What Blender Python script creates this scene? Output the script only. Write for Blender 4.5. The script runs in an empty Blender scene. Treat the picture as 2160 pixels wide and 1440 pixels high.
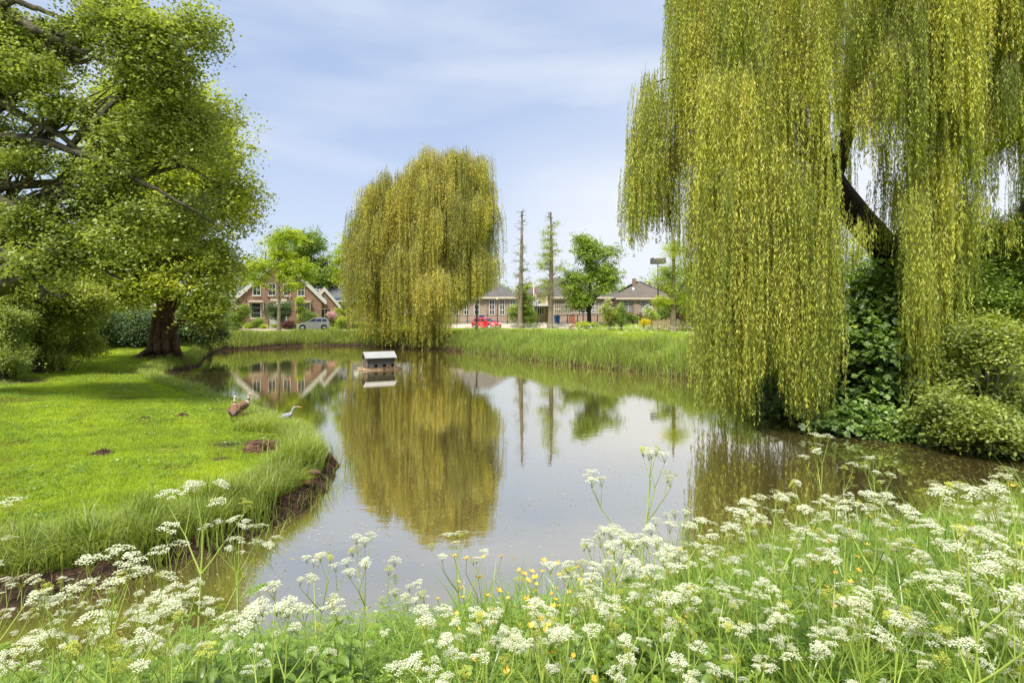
import bpy, math, random
import numpy as np
from mathutils import Vector, Matrix
R = math.radians
PI = math.pi
sc = bpy.context.scene
C = bpy.context.collection
rng = np.random.default_rng(7)
random.seed(7)

# ------------------------------------------------------------ camera, sky, sun, exposure
CAMZ = 3.1
cam = bpy.data.cameras.new("camera")
co = bpy.data.objects.new("camera", cam)
C.objects.link(co)
co.location = (0, 0, CAMZ)
co.rotation_euler = (R(90), 0, 0)
cam.sensor_width = 36
cam.lens = 20
cam.shift_y = -60 / 2160
cam.clip_end = 2000
cam.clip_start = 0.05
sc.camera = co

SUN_EL, SUN_AZ = 60, 208          # azimuth clockwise from +Y, degrees: behind the camera, to its left
world = bpy.data.worlds.new("World")
sc.world = world
world.use_nodes = True
nt = world.node_tree
nt.nodes.clear()
def N(t, **k):
    n = nt.nodes.new(t)
    for a, b in k.items():
        setattr(n, a, b)
    return n
out = N('ShaderNodeOutputWorld')
bg = N('ShaderNodeBackground')
bg.inputs[1].default_value = 0.11
sky = N('ShaderNodeTexSky', sky_type='NISHITA', sun_disc=False)
sky.sun_elevation = R(SUN_EL)
sky.sun_rotation = R(SUN_AZ)
sky.air_density = 1.0
sky.dust_density = 0.7
sky.ozone_density = 2.0
tc = N('ShaderNodeTexCoord')
sep = N('ShaderNodeSeparateXYZ')
nt.links.new(tc.outputs['Generated'], sep.inputs[0])
mp = N('ShaderNodeMapping')
mp.inputs['Location'].default_value = (0.35, 0.0, 0.62)
mp.inputs['Scale'].default_value = (1.0, 1.0, 4.2)
nt.links.new(tc.outputs['Generated'], mp.inputs[0])
nz = N('ShaderNodeTexNoise')
nz.inputs['Scale'].default_value = 1.7
nz.inputs['Detail'].default_value = 7
nz.inputs['Roughness'].default_value = 0.52
nz.inputs['Distortion'].default_value = 0.25
nt.links.new(mp.outputs[0], nz.inputs['Vector'])
cr = N('ShaderNodeValToRGB')
cr.color_ramp.elements[0].position = 0.40
cr.color_ramp.elements[0].color = (0.0, 0.0, 0.0, 1)
cr.color_ramp.elements[1].position = 0.80
cr.color_ramp.elements[1].color = (0.75, 0.75, 0.75, 1)
nt.links.new(nz.outputs[0], cr.inputs[0])
# more cloud towards the horizon and right overhead, thinner in the band between
hz = N('ShaderNodeValToRGB')
e = hz.color_ramp.elements
e[0].position = 0.0; e[0].color = (0.7, 0.7, 0.7, 1)
e[1].position = 1.0; e[1].color = (1, 1, 1, 1)
a = e.new(0.16); a.color = (0.36, 0.36, 0.36, 1)
a = e.new(0.34); a.color = (0.08, 0.08, 0.08, 1)
a = e.new(0.52); a.color = (0.08, 0.08, 0.08, 1)
a = e.new(0.75); a.color = (0.75, 0.75, 0.75, 1)
nt.links.new(sep.outputs[2], hz.inputs[0])
mx = N('ShaderNodeMath', operation='MAXIMUM')
nt.links.new(cr.outputs[0], mx.inputs[0])
nt.links.new(hz.outputs[0], mx.inputs[1])
# brighter cloud bank low on the right
mr = N('ShaderNodeMapRange')
mr.inputs[1].default_value = -0.1; mr.inputs[2].default_value = 0.35
mr.inputs[3].default_value = 0.0; mr.inputs[4].default_value = 2.2
nt.links.new(sep.outputs[0], mr.inputs[0])
mr2 = N('ShaderNodeMapRange')
mr2.inputs[1].default_value = 0.42; mr2.inputs[2].default_value = 0.2
mr2.inputs[3].default_value = 0.0; mr2.inputs[4].default_value = 1.0
nt.links.new(sep.outputs[2], mr2.inputs[0])
ml = N('ShaderNodeMath', operation='MULTIPLY')
nt.links.new(mr.outputs[0], ml.inputs[0]); nt.links.new(mr2.outputs[0], ml.inputs[1])
ml2 = N('ShaderNodeMath', operation='MULTIPLY')
nt.links.new(ml.outputs[0], ml2.inputs[0]); nt.links.new(nz.outputs[0], ml2.inputs[1])
ad = N('ShaderNodeMath', operation='ADD', use_clamp=True)
nt.links.new(mx.outputs[0], ad.inputs[0]); nt.links.new(ml2.outputs[0], ad.inputs[1])
mixc = N('ShaderNodeMixRGB')
mixc.inputs[2].default_value = (5.5, 5.8, 6.35, 1)
nt.links.new(ad.outputs[0], mixc.inputs[0])
thin = N('ShaderNodeMixRGB')          # thin high haze over the clear sky
thin.inputs[0].default_value = 0.72
thin.inputs[2].default_value = (3.1, 3.95, 5.8, 1)
nt.links.new(sky.outputs[0], thin.inputs[1])
nt.links.new(thin.outputs[0], mixc.inputs[1])
nt.links.new(mixc.outputs[0], bg.inputs[0])
nt.links.new(bg.outputs[0], out.inputs[0])

sun = bpy.data.lights.new("sun", 'SUN')
sun.energy = 4.2
sun.angle = R(14)
sun.color = (1.0, 0.95, 0.86)
so = bpy.data.objects.new("sun", sun)
C.objects.link(so)
az = R(SUN_AZ); el = R(SUN_EL)
sd_ = Vector((math.sin(az) * math.cos(el), math.cos(az) * math.cos(el), math.sin(el)))
so.rotation_euler = sd_.to_track_quat('Z', 'Y').to_euler()
so.location = (0, -20, 60)

sc.view_settings.view_transform = 'Standard'
sc.view_settings.look = 'None'
sc.view_settings.exposure = 0.55
sc.view_settings.gamma = 1
sc.cycles.max_bounces = 8
sc.cycles.diffuse_bounces = 6
sc.cycles.glossy_bounces = 3
sc.cycles.transmission_bounces = 6
sc.cycles.transparent_max_bounces = 8
sc.cycles.sample_clamp_indirect = 6
sc.cycles.caustics_reflective = False
sc.cycles.caustics_refractive = False

# ------------------------------------------------------------ materials
def mat(name, base=(0.5, 0.5, 0.5), rough=0.8, metal=0.0, noise=0.0, nscale=6.0, base2=None, bump=0.0, spec=None, coat=0.0, bscale=None):
    m = bpy.data.materials.new(name)
    m.use_nodes = True
    t = m.node_tree
    b = t.nodes['Principled BSDF']
    b.inputs['Roughness'].default_value = rough
    b.inputs['Metallic'].default_value = metal
    if spec is not None: b.inputs['Specular IOR Level'].default_value = spec
    if coat: b.inputs['Coat Weight'].default_value = coat
    b.inputs['Base Color'].default_value = (*base, 1)
    tcn = t.nodes.new('ShaderNodeTexCoord')
    if base2 or noise:
        n = t.nodes.new('ShaderNodeTexNoise')
        n.inputs['Scale'].default_value = nscale
        n.inputs['Detail'].default_value = 6
        t.links.new(tcn.outputs['Object'], n.inputs['Vector'])
        r = t.nodes.new('ShaderNodeValToRGB')
        b2 = base2 or tuple(c * (1 - noise) for c in base)
        r.color_ramp.elements[0].position = 0.35
        r.color_ramp.elements[1].position = 0.65
        r.color_ramp.elements[0].color = (*b2, 1)
        r.color_ramp.elements[1].color = (*base, 1)
        t.links.new(n.outputs[0], r.inputs[0])
        t.links.new(r.outputs[0], b.inputs['Base Color'])
    if bump:
        n2 = t.nodes.new('ShaderNodeTexNoise')
        n2.inputs['Scale'].default_value = bscale or nscale * 2
        n2.inputs['Detail'].default_value = 6
        t.links.new(tcn.outputs['Object'], n2.inputs['Vector'])
        bp = t.nodes.new('ShaderNodeBump')
        bp.inputs['Strength'].default_value = bump
        bp.inputs['Distance'].default_value = 0.05
        t.links.new(n2.outputs[0], bp.inputs['Height'])
        t.links.new(bp.outputs[0], b.inputs['Normal'])
    return m

LB = 1.35
def leafmat(name, cols, trans=0.4, gloss=0.03, rough=0.6, tint=1.35):
    """face attribute v (0..1) picks the leaf's own colour"""
    m = bpy.data.materials.new(name)
    m.use_nodes = True
    t = m.node_tree
    t.nodes.clear()
    o = t.nodes.new('ShaderNodeOutputMaterial')
    at = t.nodes.new('ShaderNodeAttribute'); at.attribute_name = 'v'
    r = t.nodes.new('ShaderNodeValToRGB')
    el_ = r.color_ramp.elements
    cols = [tuple(min(.85, c * LB * k_) for c, k_ in zip(q, (1.14 if 'willow' in name else 1.13, 1.02, 1.2))) for q in cols] if max(cols[-1]) < .6 else cols
    n = len(cols)
    el_[0].position = 0; el_[0].color = (*cols[0], 1)
    el_[1].position = 1; el_[1].color = (*cols[-1], 1)
    for i in range(1, n - 1):
        q = el_.new(i / (n - 1)); q.color = (*cols[i], 1)
    t.links.new(at.outputs['Fac'], r.inputs[0])
    d = t.nodes.new('ShaderNodeBsdfDiffuse')
    tr = t.nodes.new('ShaderNodeBsdfTranslucent')
    t.links.new(r.outputs[0], d.inputs[0])
    vm = t.nodes.new('ShaderNodeVectorMath'); vm.operation = 'MULTIPLY'
    vm.inputs[1].default_value = (tint * 1.05, tint, tint * 0.5)
    t.links.new(r.outputs[0], vm.inputs[0])
    t.links.new(vm.outputs[0], tr.inputs[0])
    mxs = t.nodes.new('ShaderNodeMixShader'); mxs.inputs[0].default_value = trans
    t.links.new(d.outputs[0], mxs.inputs[1]); t.links.new(tr.outputs[0], mxs.inputs[2])
    last = mxs
    if gloss:
        g_ = t.nodes.new('ShaderNodeBsdfGlossy'); g_.inputs['Roughness'].default_value = rough
        m2 = t.nodes.new('ShaderNodeMixShader'); m2.inputs[0].default_value = gloss
        t.links.new(mxs.outputs[0], m2.inputs[1]); t.links.new(g_.outputs[0], m2.inputs[2])
        last = m2
    t.links.new(last.outputs[0], o.inputs[0])
    return m

def brickmat(name, c1, c2, mortar, scale=4.0, w=0.9, h=0.27):
    m = bpy.data.materials.new(name); m.use_nodes = True
    t = m.node_tree; b = t.nodes['Principled BSDF']; b.inputs['Roughness'].default_value = 0.85
    tcn = t.nodes.new('ShaderNodeTexCoord')
    s = t.nodes.new('ShaderNodeSeparateXYZ'); t.links.new(tcn.outputs['Object'], s.inputs[0])
    ad_ = t.nodes.new('ShaderNodeMath'); ad_.operation = 'ADD'
    t.links.new(s.outputs[0], ad_.inputs[0]); t.links.new(s.outputs[1], ad_.inputs[1])
    cb = t.nodes.new('ShaderNodeCombineXYZ')
    t.links.new(ad_.outputs[0], cb.inputs[0]); t.links.new(s.outputs[2], cb.inputs[1])
    br = t.nodes.new('ShaderNodeTexBrick')
    br.inputs['Scale'].default_value = scale
    br.inputs['Color1'].default_value = (*c1, 1); br.inputs['Color2'].default_value = (*c2, 1)
    br.inputs['Mortar'].default_value = (*mortar, 1)
    br.inputs['Mortar Size'].default_value = 0.02
    br.inputs['Brick Width'].default_value = w; br.inputs['Row Height'].default_value = h
    t.links.new(cb.outputs[0], br.inputs['Vector'])
    n = t.nodes.new('ShaderNodeTexNoise'); n.inputs['Scale'].default_value = 1.3; n.inputs['Detail'].default_value = 6
    t.links.new(tcn.outputs['Object'], n.inputs['Vector'])
    mrn = t.nodes.new('ShaderNodeMapRange'); mrn.inputs[3].default_value = 0.72; mrn.inputs[4].default_value = 1.25
    t.links.new(n.outputs[0], mrn.inputs[0])
    mm = t.nodes.new('ShaderNodeVectorMath'); mm.operation = 'SCALE'
    t.links.new(br.outputs[0], mm.inputs[0]); t.links.new(mrn.outputs[0], mm.inputs['Scale'])
    t.links.new(mm.outputs[0], b.inputs['Base Color'])
    return m

M = {}
M['bark'] = mat('bark', (0.13, 0.10, 0.065), 0.95, base2=(0.045, 0.034, 0.022), nscale=5, bump=1.0, bscale=14)
M['bark_red'] = mat('bark_red', (0.17, 0.095, 0.052), 0.95, base2=(0.06, 0.032, 0.018), nscale=4, bump=1.0, bscale=12)
M['bark_moss'] = mat('bark_moss', (0.13, 0.115, 0.06), 0.95, base2=(0.04, 0.034, 0.022), nscale=6, bump=1.0, bscale=18)
M['bark_pale'] = mat('bark_pale', (0.30, 0.245, 0.17), 0.95, base2=(0.17, 0.135, 0.09), nscale=3, bump=0.8, bscale=10)
M['bark_dark'] = mat('bark_dark', (0.055, 0.042, 0.028), 0.95, base2=(0.022, 0.016, 0.011), nscale=5, bump=1.0, bscale=12)
M['twig'] = mat('twig', (0.22, 0.19, 0.08), 0.9)
M['brick'] = brickmat('house_brick', (0.33, 0.185, 0.125), (0.26, 0.14, 0.095), (0.34, 0.27, 0.2))
M['brick_school'] = brickmat('school_brick', (0.38, 0.28, 0.20), (0.32, 0.23, 0.165), (0.44, 0.37, 0.29))
M['brick_red'] = brickmat('post_brick', (0.36, 0.10, 0.055), (0.25, 0.07, 0.04), (0.32, 0.25, 0.2), scale=6)
M['white'] = mat('white_paint', (0.68, 0.66, 0.60), 0.5, noise=0.1, nscale=3)
M['cream'] = mat('cream_paint', (0.70, 0.60, 0.44), 0.6, noise=0.12, nscale=3)
M['glass'] = mat('window_glass', (0.03, 0.04, 0.045), 0.06, spec=0.8)
M['roof_grey'] = brickmat('roof_grey_tiles', (0.135, 0.125, 0.118), (0.10, 0.093, 0.088), (0.09, 0.08, 0.075), scale=3.2, w=0.9, h=0.7)
M['roof_brown'] = brickmat('roof_brown_tiles', (0.155, 0.13, 0.105), (0.12, 0.10, 0.082), (0.11, 0.09, 0.07), scale=3.2, w=0.9, h=0.7)
M['roof_orange'] = brickmat('roof_orange_tiles', (0.42, 0.15, 0.075), (0.34, 0.12, 0.06), (0.3, 0.1, 0.05), scale=3.2, w=0.9, h=0.9)
M['roof_dark'] = mat('roof_dark', (0.10, 0.105, 0.12), 0.6, noise=0.2, nscale=4)
M['solar'] = mat('solar_panel', (0.03, 0.045, 0.11), 0.25)
M['green_door'] = mat('green_door', (0.02, 0.06, 0.045), 0.5, noise=0.2)
M['iron'] = mat('iron', (0.02, 0.022, 0.024), 0.5, noise=0.3)
M['zinc'] = mat('zinc', (0.42, 0.42, 0.40), 0.5, metal=0.2, noise=0.12, nscale=3)
M['plank_grey'] = mat('weathered_plank', (0.17, 0.165, 0.145), 0.9, base2=(0.10, 0.095, 0.075), nscale=8, bump=0.4)
M['wood'] = mat('pale_wood', (0.46, 0.33, 0.20), 0.85, base2=(0.28, 0.2, 0.12), nscale=8, bump=0.5)
M['wood_red'] = mat('red_wood', (0.21, 0.125, 0.07), 0.85, base2=(0.13, 0.06, 0.03), nscale=9, bump=0.8)
M['hurdle'] = mat('chestnut_paling', (0.50, 0.40, 0.24), 0.9, base2=(0.34, 0.26, 0.15), nscale=4)
M['soil'] = mat('soil', (0.12, 0.065, 0.035), 1.0, base2=(0.045, 0.026, 0.015), nscale=22, bump=1.0, bscale=50)
M['black'] = mat('black_hole', (0.01, 0.01, 0.01), 1.0)
M['paving'] = brickmat('drive_paving', (0.50, 0.40, 0.31), (0.42, 0.33, 0.26), (0.3, 0.24, 0.19), scale=4)
M['asphalt'] = mat('asphalt', (0.33, 0.31, 0.29), 0.95, noise=0.2, nscale=1.2, bump=0.2)
M['path'] = mat('pale_path', (0.60, 0.51, 0.40), 0.95, noise=0.15, nscale=2)
M['red_flag'] = mat('flag_red', (0.62, 0.03, 0.035), 0.8)
M['white_flag'] = mat('flag_white', (0.8, 0.8, 0.8), 0.8)
M['blue_flag'] = mat('flag_blue', (0.03, 0.09, 0.42), 0.8)
M['orange_flag'] = mat('flag_orange', (0.8, 0.25, 0.02), 0.8)
M['silver'] = mat('car_silver', (0.62, 0.63, 0.62), 0.3, metal=0.3, coat=0.5)
M['car_red'] = mat('car_red', (0.62, 0.02, 0.035), 0.3, coat=0.6)
M['rubber'] = mat('rubber', (0.02, 0.02, 0.02), 0.85)
M['alloy'] = mat('alloy', (0.55, 0.55, 0.56), 0.35, metal=0.7)
M['lamp'] = mat('headlamp', (0.75, 0.77, 0.8), 0.1, spec=0.8)
M['lamp_red'] = mat('taillamp', (0.5, 0.01, 0.01), 0.2)
M['plate'] = mat('plate_yellow', (0.85, 0.5, 0.02), 0.5)
M['blue_bin'] = mat('bin_blue', (0.02, 0.07, 0.22), 0.5)

# foliage palettes
LM = {}
LM['maple'] = leafmat('leaf_near_tree', [(0.065, 0.10, 0.022), (0.15, 0.215, 0.038), (0.26, 0.345, 0.06), (0.42, 0.51, 0.11)], 0.42, 0.05, 0.5)
LM['big'] = leafmat('leaf_big_tree', [(0.10, 0.145, 0.018), (0.22, 0.30, 0.028), (0.34, 0.42, 0.035), (0.48, 0.55, 0.055)], 0.45, 0.05)
LM['willow_far'] = leafmat('leaf_willow_far', [(0.13, 0.17, 0.02), (0.29, 0.34, 0.035), (0.45, 0.47, 0.055), (0.58, 0.55, 0.09)], 0.42, 0.04)
LM['willow'] = leafmat('leaf_willow_near', [(0.09, 0.145, 0.018), (0.22, 0.30, 0.035), (0.40, 0.47, 0.06), (0.57, 0.56, 0.10)], 0.45, 0.03, 0.6)
LM['lime'] = leafmat('leaf_lime', [(0.14, 0.23, 0.014), (0.24, 0.35, 0.018), (0.35, 0.44, 0.02), (0.48, 0.52, 0.03)], 0.45, 0.04)
LM['green'] = leafmat('leaf_green', [(0.07, 0.13, 0.018), (0.13, 0.22, 0.028), (0.20, 0.31, 0.036), (0.30, 0.41, 0.05)], 0.4, 0.05)
LM['pale'] = leafmat('leaf_pale', [(0.12, 0.19, 0.04), (0.2, 0.28, 0.05), (0.27, 0.36, 0.06), (0.38, 0.46, 0.09)], 0.4, 0.05)
LM['dark'] = leafmat('leaf_dark', [(0.022, 0.055, 0.012), (0.04, 0.09, 0.016), (0.065, 0.13, 0.02), (0.11, 0.19, 0.03)], 0.3, 0.07)
LM['sycamore'] = leafmat('leaf_sycamore', [(0.045, 0.10, 0.014), (0.09, 0.18, 0.02), (0.16, 0.28, 0.03), (0.28, 0.41, 0.045)], 0.35, 0.08)
LM['honey'] = leafmat('leaf_honeysuckle', [(0.09, 0.14, 0.02), (0.18, 0.25, 0.03), (0.29, 0.36, 0.045), (0.42, 0.48, 0.08)], 0.4, 0.06)
LM['purple'] = leafmat('leaf_purple', [(0.08, 0.03, 0.03), (0.12, 0.05, 0.04), (0.16, 0.07, 0.05)], 0.3)
LM['pinkfl'] = leafmat('petal_pink', [(0.6, 0.35, 0.45), (0.7, 0.45, 0.55), (0.75, 0.55, 0.6)], 0.3)
LM['yellowfl'] = leafmat('petal_yellow_patch', [(0.55, 0.5, 0.02), (0.7, 0.6, 0.03), (0.75, 0.66, 0.04)], 0.3)
LM['lawn'] = leafmat('lawn_blades', [(0.15, 0.15, 0.025), (0.17, 0.27, 0.014), (0.26, 0.38, 0.018), (0.38, 0.48, 0.025)], 0.45, 0.03)
LM['tall'] = leafmat('tall_grass_blades', [(0.17, 0.12, 0.05), (0.13, 0.20, 0.025), (0.21, 0.30, 0.03), (0.33, 0.41, 0.045)], 0.4, 0.06)
LM['reed'] = leafmat('reed_blades', [(0.14, 0.095, 0.045), (0.22, 0.20, 0.06), (0.17, 0.28, 0.035), (0.28, 0.41, 0.055), (0.42, 0.53, 0.09)], 0.4, 0.05)
LM['fore'] = leafmat('foreground_blades', [(0.07, 0.12, 0.016), (0.11, 0.21, 0.02), (0.19, 0.32, 0.028), (0.32, 0.42, 0.045)], 0.42, 0.07, 0.4)
LM['nettle'] = leafmat('nettle_leaves', [(0.06, 0.12, 0.018), (0.10, 0.19, 0.022), (0.16, 0.27, 0.03), (0.25, 0.37, 0.04)], 0.38, 0.08, 0.4)
LM['floret'] = leafmat('white_florets', [(0.55, 0.60, 0.34), (0.70, 0.72, 0.55), (0.80, 0.80, 0.72)], 0.3, 0.0, tint=1.0)
LM['bud'] = leafmat('green_buds', [(0.25, 0.32, 0.05), (0.4, 0.45, 0.09)], 0.3, 0.0)
LM['stalk'] = leafmat('parsley_stalk', [(0.22, 0.33, 0.045), (0.32, 0.42, 0.07)], 0.15, 0.05)
LM['butter'] = leafmat('buttercup_petal', [(0.82, 0.45, 0.01), (0.88, 0.58, 0.015)], 0.25, 0.1, tint=1.0)
LM['float'] = leafmat('floating_leaves', [(0.22, 0.14, 0.05), (0.45, 0.32, 0.07), (0.62, 0.50, 0.18), (0.72, 0.68, 0.5)], 0.1, 0.0)
LM['litter'] = leafmat('leaf_litter', [(0.05, 0.03, 0.017), (0.13, 0.075, 0.04), (0.24, 0.15, 0.08)], 0.1, 0.0)

# ------------------------------------------------------------ object helpers
def thing(name, label, cat, loc=(0, 0, 0), rz=0.0, group=None):
    o = bpy.data.objects.new(name, None)
    o.empty_display_size = 0.2
    C.objects.link(o)
    o.location = loc
    o.rotation_euler = (0, 0, rz)
    o['label'] = label; o['category'] = cat
    if group: o['group'] = group
    return o
def tag(o, label, cat, group=None, kind=None):
    if label: o['label'] = label
    if cat: o['category'] = cat
    if group: o['group'] = group
    if kind: o['kind'] = kind
    return o
def mesh_np(name, V, F, material, parent=None, v=None, smooth=False):
    """V (n,3) in world coordinates, F (m,k) one face size, v one value per face"""
    V = np.asarray(V, dtype=np.float32).reshape(-1, 3)
    F = np.asarray(F, dtype=np.int32)
    if parent is not None:
        V = V - np.array(parent.location, dtype=np.float32)
    me = bpy.data.meshes.new(name)
    m_, k = F.shape
    me.vertices.add(len(V)); me.vertices.foreach_set('co', V.ravel())
    me.loops.add(m_ * k); me.loops.foreach_set('vertex_index', F.ravel())
    me.polygons.add(m_)
    me.polygons.foreach_set('loop_start', np.arange(0, m_ * k, k, dtype=np.int32))
    me.polygons.foreach_set('loop_total', np.full(m_, k, dtype=np.int32))
    if smooth: me.polygons.foreach_set('use_smooth', np.ones(m_, dtype=bool))
    me.update(calc_edges=True)
    if v is not None:
        at = me.attributes.new('v', 'FLOAT', 'FACE')
        at.data.foreach_set('value', np.clip(np.asarray(v, dtype=np.float32), 0, 1))
    for mm in (material if isinstance(material, (list, tuple)) else [material]):
        me.materials.append(mm)
    o = bpy.data.objects.new(name, me)
    C.objects.link(o)
    if parent is not None: o.parent = parent
    return o

class MB:
    def __init__(s): s.v = []; s.f = []; s.m = []; s.sm = []
    def add(s, vs, fs, mi=0, smooth=False):
        b = len(s.v); s.v += [tuple(x) for x in vs]
        for f in fs: s.f.append([b + i for i in f]); s.m.append(mi); s.sm.append(smooth)
        return s
    def box(s, x0, x1, y0, y1, z0, z1, mi=0):
        return s.add([(x0, y0, z0), (x1, y0, z0), (x1, y1, z0), (x0, y1, z0), (x0, y0, z1), (x1, y0, z1), (x1, y1, z1), (x0, y1, z1)],
                     [(0, 3, 2, 1), (4, 5, 6, 7), (0, 1, 5, 4), (1, 2, 6, 5), (2, 3, 7, 6), (3, 0, 4, 7)], mi)
    def prism(s, pts, axis, a0, a1, mi=0, smooth=False):
        """outline pts (2D) extruded along axis 'x','y' or 'z' from a0 to a1"""
        n = len(pts)
        def P(p, a):
            return {'x': (a, p[0], p[1]), 'y': (p[0], a, p[1]), 'z': (p[0], p[1], a)}[axis]
        vs = [P(p, a0) for p in pts] + [P(p, a1) for p in pts]
        fs = [tuple(range(n)), tuple(range(2 * n - 1, n - 1, -1))] + [(i, i + n, (i + 1) % n + n, (i + 1) % n) for i in range(n)]
        return s.add(vs, fs, mi, smooth)
    def tube(s, pts, rad, n=8, mi=0, cap=True, smooth=True, sq=None):
        pts = [Vector(p) for p in pts]
        if not hasattr(rad, '__len__'): rad = [rad] * len(pts)
        rings = []
        up = Vector((0, 0, 1))
        for i, p in enumerate(pts):
            d = (pts[min(i + 1, len(pts) - 1)] - pts[max(i - 1, 0)]).normalized()
            a = up if abs(d.z) < 0.9 else Vector((0, 1, 0))
            x = d.cross(a).normalized(); y = x.cross(d).normalized()
            r = rad[i]; rx, ry = (r if hasattr(r, '__len__') else (r, r))
            rings.append([p + x * math.cos(2 * PI * k / n) * rx + y * math.sin(2 * PI * k / n) * ry for k in range(n)])
        b = len(s.v)
        vs = [q for ring in rings for q in ring]
        fs = [(i * n + k, i * n + (k + 1) % n, (i + 1) * n + (k + 1) % n, (i + 1) * n + k) for i in range(len(pts) - 1) for k in range(n)]
        if cap: fs += [tuple(range(n - 1, -1, -1)), tuple(range((len(pts) - 1) * n, len(pts) * n))]
        return s.add(vs, fs, mi, smooth)
    def build(s, name, mats, parent=None, loc=None):
        me = bpy.data.meshes.new(name)
        me.from_pydata([tuple(x) for x in s.v], [], s.f)
        for mm in (mats if isinstance(mats, (list, tuple)) else [mats]): me.materials.append(mm)
        me.polygons.foreach_set('material_index', s.m)
        me.polygons.foreach_set('use_smooth', s.sm)
        me.update()
        o = bpy.data.objects.new(name, me)
        C.objects.link(o)
        if parent is not None: o.parent = parent
        if loc: o.location = loc
        return o

def copy_tree(o, parent=None):
    c = o.copy(); C.objects.link(c); c.parent = parent
    for ch in list(kids.get(o.name, [])): copy_tree(ch, c)
    return c
kids = {}
def index_kids():
    kids.clear()
    for o in bpy.data.objects:
        if o.parent: kids.setdefault(o.parent.name, []).append(o)

def at(px, py, Y):      # a point of the place seen at that spot of the photograph, Y metres away
    return Vector(((px - 1080) / 1200 * Y, Y, CAMZ - (py - 660) / 1200 * Y))

# ------------------------------------------------------------ terrain
POND = [(-45, 6.6), (-9, 6.3), (-5.35, 5.95), (-4.84, 6.25), (-4.47, 6.47), (-4.02, 7.09), (-3.74, 7.37), (-3.56, 7.9), (-3.42, 8.55), (-3.25, 9.3),
        (-3.22, 10.2), (-3.55, 11.7), (-4.4, 13.0), (-5.2, 14.5), (-6.3, 15.9), (-7.5, 17.3), (-9.2, 19.1), (-11.5, 21.3), (-14.6, 24.3), (-16.3, 26.6),
        (-17.6, 28.8), (-17.9, 31.2), (-18.3, 33.5), (-19.6, 36), (-21.0, 39), (-21.9, 41.5), (-23.3, 44.5), (-23.9, 47.2), (-22, 50.5), (-19.6, 53.5),
        (-14.8, 54.0), (-12.4, 52), (-9.8, 50), (-6, 47.8), (-3.8, 45.4), (-1.4, 41.3), (.6, 38), (3.4, 33.8), (6.7, 29.8), (8.6, 26), (8.7, 21.3), (8.5, 18.6),
        (8.7, 16.5), (9.2, 15.2), (9.8, 14), (10.4, 13.3), (11.2, 12.2), (14, 11.6), (18, 11.3), (45, 11), (45, 9), (18, 8.7), (12, 7.9), (8, 7.1), (5, 6.5), (3, 5.8), (1.5, 5.3),
        (0.2, 5.05), (-1, 4.85), (-2.2, 4.5), (-3, 4.15), (-5, 3.8), (-9, 3.6), (-45, 3.6)]
PA = np.array(POND); PB = np.roll(PA, -1, axis=0)
def sdist(x, y):
    """signed distance to the shoreline, positive on land"""
    x = np.asarray(x, dtype=float); y = np.asarray(y, dtype=float)
    best = np.full(x.shape, 1e9); inside = np.zeros(x.shape, dtype=bool)
    for a, b in zip(PA, PB):
        d = b - a; L = d @ d
        t = np.clip(((x - a[0]) * d[0] + (y - a[1]) * d[1]) / L, 0, 1)
        best = np.minimum(best, np.hypot(x - a[0] - t * d[0], y - a[1] - t * d[1]))
        c = (a[1] > y) != (b[1] > y)
        with np.errstate(divide='ignore', invalid='ignore'):
            xi = a[0] + (y - a[1]) / (d[1] if d[1] else 1e-9) * d[0]
        inside ^= c & (x < xi)
    return np.where(inside, -best, best)
def sstep(a, b, x):
    t = np.clip((np.asarray(x, dtype=float) - a) / (b - a), 0, 1)
    return t * t * (3 - 2 * t)
def wav(x, y):
    return (np.sin(x * 1.7 + 1.3 * np.sin(y * .9)) * np.cos(y * 1.3 + .7) * .5 + np.sin(x * 4.1 + y * 2.3) * .22 + np.cos(y * 5.2 - x * 3.1 + 2) * .2 + np.sin(x * 9 + 3 * np.sin(y * 7)) * .1)
def g(x, y, sd=None):
    x = np.asarray(x, dtype=float); y = np.asarray(y, dtype=float)
    if sd is None: sd = sdist(x, y) + 0.12 * wav(x * 1.3, y * 1.3)
    s = np.maximum(sd, 0)
    yt = 5.4 + np.clip(x, 0, 18) / 18 * 4.6
    near = y < yt
    hn = 1.3 * (1 - np.exp(-s / 1.15))
    hl = .30 * (1 - np.exp(-s / .22)) + np.minimum(.6, .045 * s)
    hl = hl + .35 * np.exp(-((x + 19.4) ** 2 + (y - 32) ** 2) / 5.0) * sstep(0, 1.2, s)
    rise = .55 * sstep(67, 72, y) * sstep(-5, -15, x) + .55 * sstep(70.5, 75, y) * sstep(-15, -5, x)
    hf = 1.1 * (1 - np.exp(-s / .9)) + .1 * sstep(5, 30, s) * 0 + rise
    w = sstep(36, 42, y)
    wl = sstep(4, 0, x) * (1 - w)
    h = np.where(near, hn, hf * (1 - wl) + hl * wl)
    h = h + .03 * wav(x, y) * sstep(0.1, 1, s) * np.where(y > 60, 0, 1)
    return np.where(sd < 0, np.maximum(-.5, sd * .9), h + 0.0)
def gz(x, y): return float(g(np.array([x]), np.array([y]))[0])

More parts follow.
